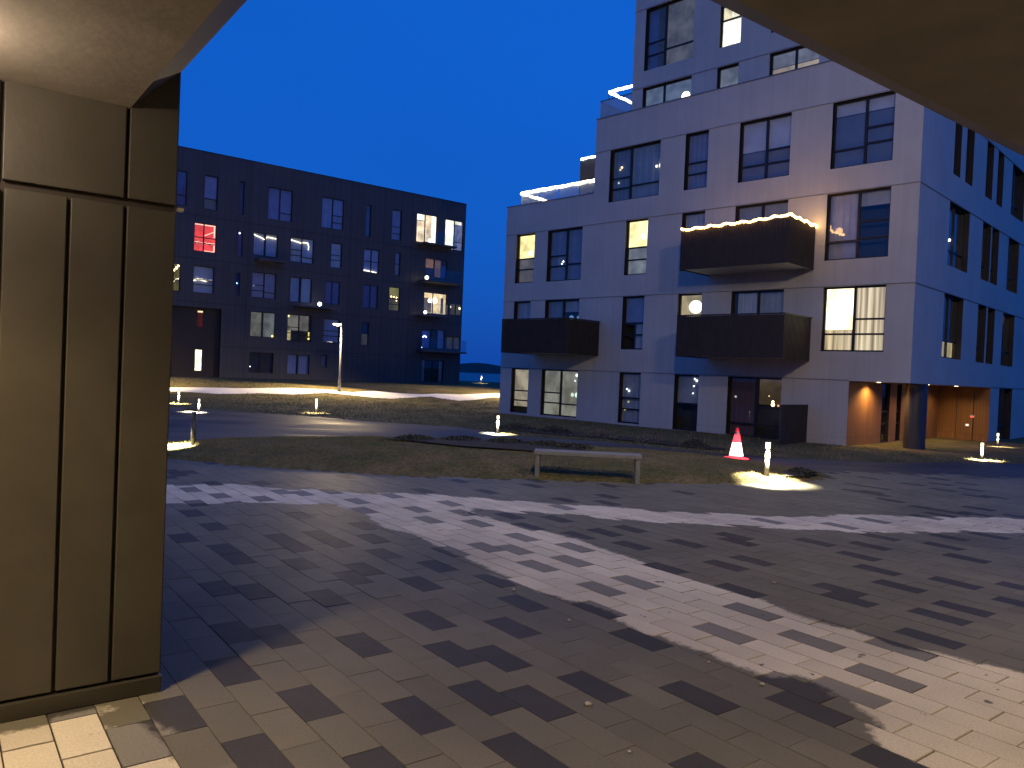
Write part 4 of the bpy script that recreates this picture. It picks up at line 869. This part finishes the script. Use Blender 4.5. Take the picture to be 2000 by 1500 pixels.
# ------------------------------------------------------------------ bollard lights
POST = mat('bollard_paint', (.13, .125, .12), .6, .1)
def bollard(label, x, y, h=.56, yaw=-90, e=14, spot=104, dark=False, arm=0.0, aim=(.16, -1)):
    z = gz1(x, y); t = thing('bollard_light', label, 'bollard light', (x, y, z), R(yaw), 'bollard lights along the paths')
    b = MB(); b.lathe(0, 0, [(.042, -.15), (.042, h-.05)], 20); b.build('post', mat('black_post', (.03, .03, .035), .5) if dark else POST, t, smooth=True)
    b = MB(); b.lathe(0, 0, [(.06, -.01), (.06, .012)], 20); b.build('foot_plate', TRIM, t)
    b = MB()
    if dark: b.box(-.05, -.045, h-.03, .17, .045, h+.005)
    else: b.lathe(0, 0, [(.046, h-.012), (.047, h), (.036, h+.012), (.01, h+.016)], 20)
    hd = b.build('head', TRIM, t)
    b = MB()
    if dark: b.box(.06, -.035, h-.036, .16, .035, h-.031)
    else:
        n = 12; z0, z1 = h-.13, h-.018
        for i in range(n):
            a0, a1 = -1.35+2.7*i/n, -1.35+2.7*(i+1)/n; rr = .0445
            b.quad((rr*math.cos(a0), rr*math.sin(a0), z0), (rr*math.cos(a1), rr*math.sin(a1), z0), (rr*math.cos(a1), rr*math.sin(a1), z1), (rr*math.cos(a0), rr*math.sin(a0), z1))
    b.build('lens', emis('bollard_lens', (1, .88, .62), 2.6), t)
    light('bollard_glow', 'SPOT', (.19 if dark else .13, 0, h-.06), e*25, (1, .90, .62), t, size=.03, spot=spot, blend=.4, direction=(aim[0]+(.3 if dark else 0), 0, aim[1]))
    return t
bollard('pale bollard light right of the bench with a bright pool before it', 4.47, 13.42, .60, -93, 26)
bollard('bollard light near the left corner of the pale building', -.4, 24.87, .58, -88, 20)
bollard('dark bollard light on the far left of the grass island', -5.81, 14.24, .66, 195, 60, dark=True, arm=.05)
bollard('bollard light on the lawn this side of the street lamp', -7.75, 30.9, .58, -78, 9)
bollard('bollard light before the timber entrance at far right', 13.72, 22.53, .50, -100, 24)
bollard('small bollard light behind the dark one at far left', -11.53, 28.71, .5, -120, 30)
bollard('bollard light farthest left, almost behind the pier', -14.4, 33.6, .55, -80, 18)
bollard('distant bollard light right of the entrance pool', 17.83, 28.37, .5, -90, 3)
bollard('tiny bollard light by the sea between the two blocks', -3.1, 78.2, .75, -90, 10)

# ------------------------------------------------------------------ street lamps
def street_lamp(label, x, y, h=4.05, yaw=170, e=900):
    z = gz1(x, y); t = thing('street_lamp', label, 'street lamp', (x, y, z), R(yaw))
    b = MB(); b.lathe(0, 0, [(.085, -.2), (.085, .5), (.06, .9), (.045, h)], 16); b.build('pole', mat('galvanised_pole', (.16, .16, .17), .6, .2), t, smooth=True)
    b = MB(); b.lathe(0, 0, [(.14, -.02), (.14, .03)], 16); b.build('base_plate', TRIM, t)
    b = MB(); b.box(-.05, -.09, h, .52, .09, h+.05); b.box(-.05, -.05, h-.06, .08, .05, h); bevel(b.build('lamp_head', TRIM, t), .02)
    b = MB(); b.lathe(.27, 0, [(.27, h-.001), (.24, h-.06), (.12, h-.11), (.01, h-.13)], 20); b.build('lamp_lens', emis('street_lens', (1, .86, .48), 14), t, smooth=True)
    light('street_glow', 'SPOT', (.27, 0, h-.17), e, (1, .74, .40), t, size=.12, spot=142, blend=.45, direction=(0, .62, -1))
    return t
street_lamp('tall single street lamp lit in front of the black block', -10.35, 46.58, e=4200)
street_lamp('street lamp lighting the path behind the pale building', 1.8, 53.0, yaw=120, e=6000)
street_lamp('added unseen street lamp lighting the path at far left, behind the pier', -20.5, 40.5, yaw=60, e=3200)  # unseen lamp, added to brighten the left part of the footpath

# entrance downlights
for q, p, e in ((1.5, 1.45, 19), (6.3, 1.45, 19), (8.2, .9, 5), (4.0, .7, 6)):
    w = a2w(q, p, H0); b = MB(); b.lathe(0, 0, [(.06, -.001), (.06, -.012)], 16)
    t = thing('recessed_lamp', None, None); t.parent = AB; t.location = (q, p, H0); t.name = 'recessed_lamp'
    b.build('lens', emis('recessed_lens', (1, .7, .35), 12), t)
    light('entrance_light', 'SPOT', (0, 0, -.03), e*9, (1, .68, .30), t, size=.04, spot=150, blend=.6, direction=(0, 0, -1))

# ------------------------------------------------------------------ planting
SOIL = mat('dark_mulch', (.028, .022, .017), .95, noise=(8, .7, (.05, .038, .026)), bump=(25, .8))
def bed(poly, lift): 
    return sheet('planting_bed', poly, .35, SOIL, lift)
bed([(-2.6, 15.3), (-1.9, 16.0), (-.9, 16.5), (.5, 16.3), (1.5, 15.6), (1.4, 14.7), (.5, 14.2), (-.9, 14.4)], .035)
bed([(4.75, 13.35), (5.0, 14.1), (5.45, 14.5), (5.75, 14.25), (5.3, 13.65)], .03)
bed([(-.6, 26.6), (.3, 27.6), (2.2, 26.4), (5.2, 23.4), (6.6, 22.0), (5.6, 21.9), (3.4, 23.6), (.8, 25.4)], .03)
LEAFD = mat('dark_low_foliage', (.035, .04, .022), .8, noise=(6, .6, (.06, .05, .03))); LEAFP = mat('dry_pale_stems', (.20, .16, .11), .85, noise=(6, .6, (.13, .10, .07)))
def shrub(label, x, y, rx, ry, h, m, n=260, group='low shrubs in the planting beds'):
    z = gz1(x, y)+.03; t = thing('low_shrub', label, 'shrub', (x, y, z), random.random()*6, group)
    b = MB()
    for i in range(n):
        a = random.random()*2*math.pi; r = math.sqrt(random.random()); cx, cy = rx*r*math.cos(a), ry*r*math.sin(a)
        cz_ = h*(1-r*r)*random.random()**.6+.01; s_ = random.uniform(.018, .04); d = Vector((random.gauss(0, 1), random.gauss(0, 1), random.gauss(.6, .7))).normalized()
        u = d.orthogonal().normalized()*s_; w = d.cross(u).normalized()*s_*.6; c = Vector((cx, cy, cz_))
        b.quad(c-u, c+w, c+u, c-w)
    b.build('foliage', m, t)
    b = MB()
    for i in range(9):
        a = random.random()*6.28; r = random.random()*.7; b.tube([(0, 0, -.02), (rx*r*math.cos(a)*.5, ry*r*math.sin(a)*.5, h*.5), (rx*r*math.cos(a), ry*r*math.sin(a), h*.9)], [.006, .004, .002], 4)
    b.build('stem', mat('shrub_stem', (.06, .045, .03), .9), t)
pos = ['left end', 'left middle', 'centre', 'right middle', 'right end']
for i, (x, y) in enumerate([(-1.9, 15.4), (-1.0, 15.7), (-.1, 15.6), (.7, 15.4), (1.2, 15.1)]): shrub('dark low shrub at the %s of the bed on the grass island' % pos[i], x, y, .46, .36, .07, LEAFD)
for i, (x, y) in enumerate([(.2, 26.4), (1.5, 25.9), (2.9, 24.7), (4.2, 23.5), (5.4, 22.6)]): shrub('%s low shrub at the %s of the bed along the pale facade' % ('pale dry' if 1 < i < 4 else 'dark', pos[i]), x, y, .75, .4, .20, LEAFP if 1 < i < 4 else LEAFD, 420)
shrub('dark low shrub at the right tip of the grass island', 5.3, 14.0, .32, .25, .08, LEAFD, 160)

# ------------------------------------------------------------------ grass blades (nobody could count them)
def blades(name, n, region, hmin, hmax, wd, mlist):
    x0, x1, y0, y1 = region
    X = rng.uniform(x0, x1, n); Y = rng.uniform(y0, y1, n)
    k = ~(inside(PAVE, X, Y) & (pdist(PAVE, X, Y) > .015)) & ~(inside(ROAD, X, Y) & (pdist(ROAD, X, Y) > .03)) & ~inside(FOOT, X, Y)
    cl = np.sin(X*2.3+np.sin(Y*1.7)*2)*np.sin(Y*2.9+np.sin(X*2.1)*2)
    k &= rng.random(n) < .62+.38*cl
    vx, vy = X-CA.x, Y-CA.y; q = vx*.70221+vy*.71197; p = -vx*.71197+vy*.70221
    k &= ~((q > -.05) & (p > -3) & (p < 20))
    X, Y, cl = X[k], Y[k], cl[k]; m_ = len(X); Z = gz(X, Y)-.004
    a = rng.uniform(0, 2*np.pi, m_); h = rng.uniform(hmin, hmax, m_)*(1+.4*cl); lx = rng.normal(0, .45, m_)*h; ly = rng.normal(0, .45, m_)*h
    w = wd*rng.uniform(.7, 1.3, m_); dx, dy = np.cos(a)*w, np.sin(a)*w
    V = np.empty((m_, 3, 3)); V[:, 0] = np.stack([X-dx, Y-dy, Z], 1); V[:, 1] = np.stack([X+dx, Y+dy, Z], 1); V[:, 2] = np.stack([X+lx, Y+ly, Z+h], 1)
    me = bpy.data.meshes.new(name); me.vertices.add(m_*3); me.vertices.foreach_set('co', V.reshape(-1))
    me.loops.add(m_*3); me.loops.foreach_set('vertex_index', np.arange(m_*3, dtype=np.int32))
    me.polygons.add(m_); me.polygons.foreach_set('loop_start', np.arange(0, m_*3, 3, dtype=np.int32)); me.polygons.foreach_set('loop_total', np.full(m_, 3, dtype=np.int32))
    me.update(calc_edges=True)
    for mm in mlist: me.materials.append(mm)
    me.polygons.foreach_set('material_index', rng.choice(len(mlist), m_).astype(np.int32)); me.update()
    o = bpy.data.objects.new(name, me); COL.objects.link(o); return o
gm = [mat('grass_green', (.10, .125, .04), .8), mat('grass_dry', (.30, .22, .11), .85), mat('grass_olive', (.17, .155, .06), .8)]
tag(blades('grass', 150000, (-7.5, 6.2, 11.9, 19.8), .014, .042, .003, gm), 'short rough winter grass on the island beside the bench', 'grass', kind='stuff')
tag(blades('grass', 150000, (-24, 20, 19.5, 48), .03, .09, .010, gm), 'rough winter grass on the lawns beyond the road', 'grass', kind='stuff')
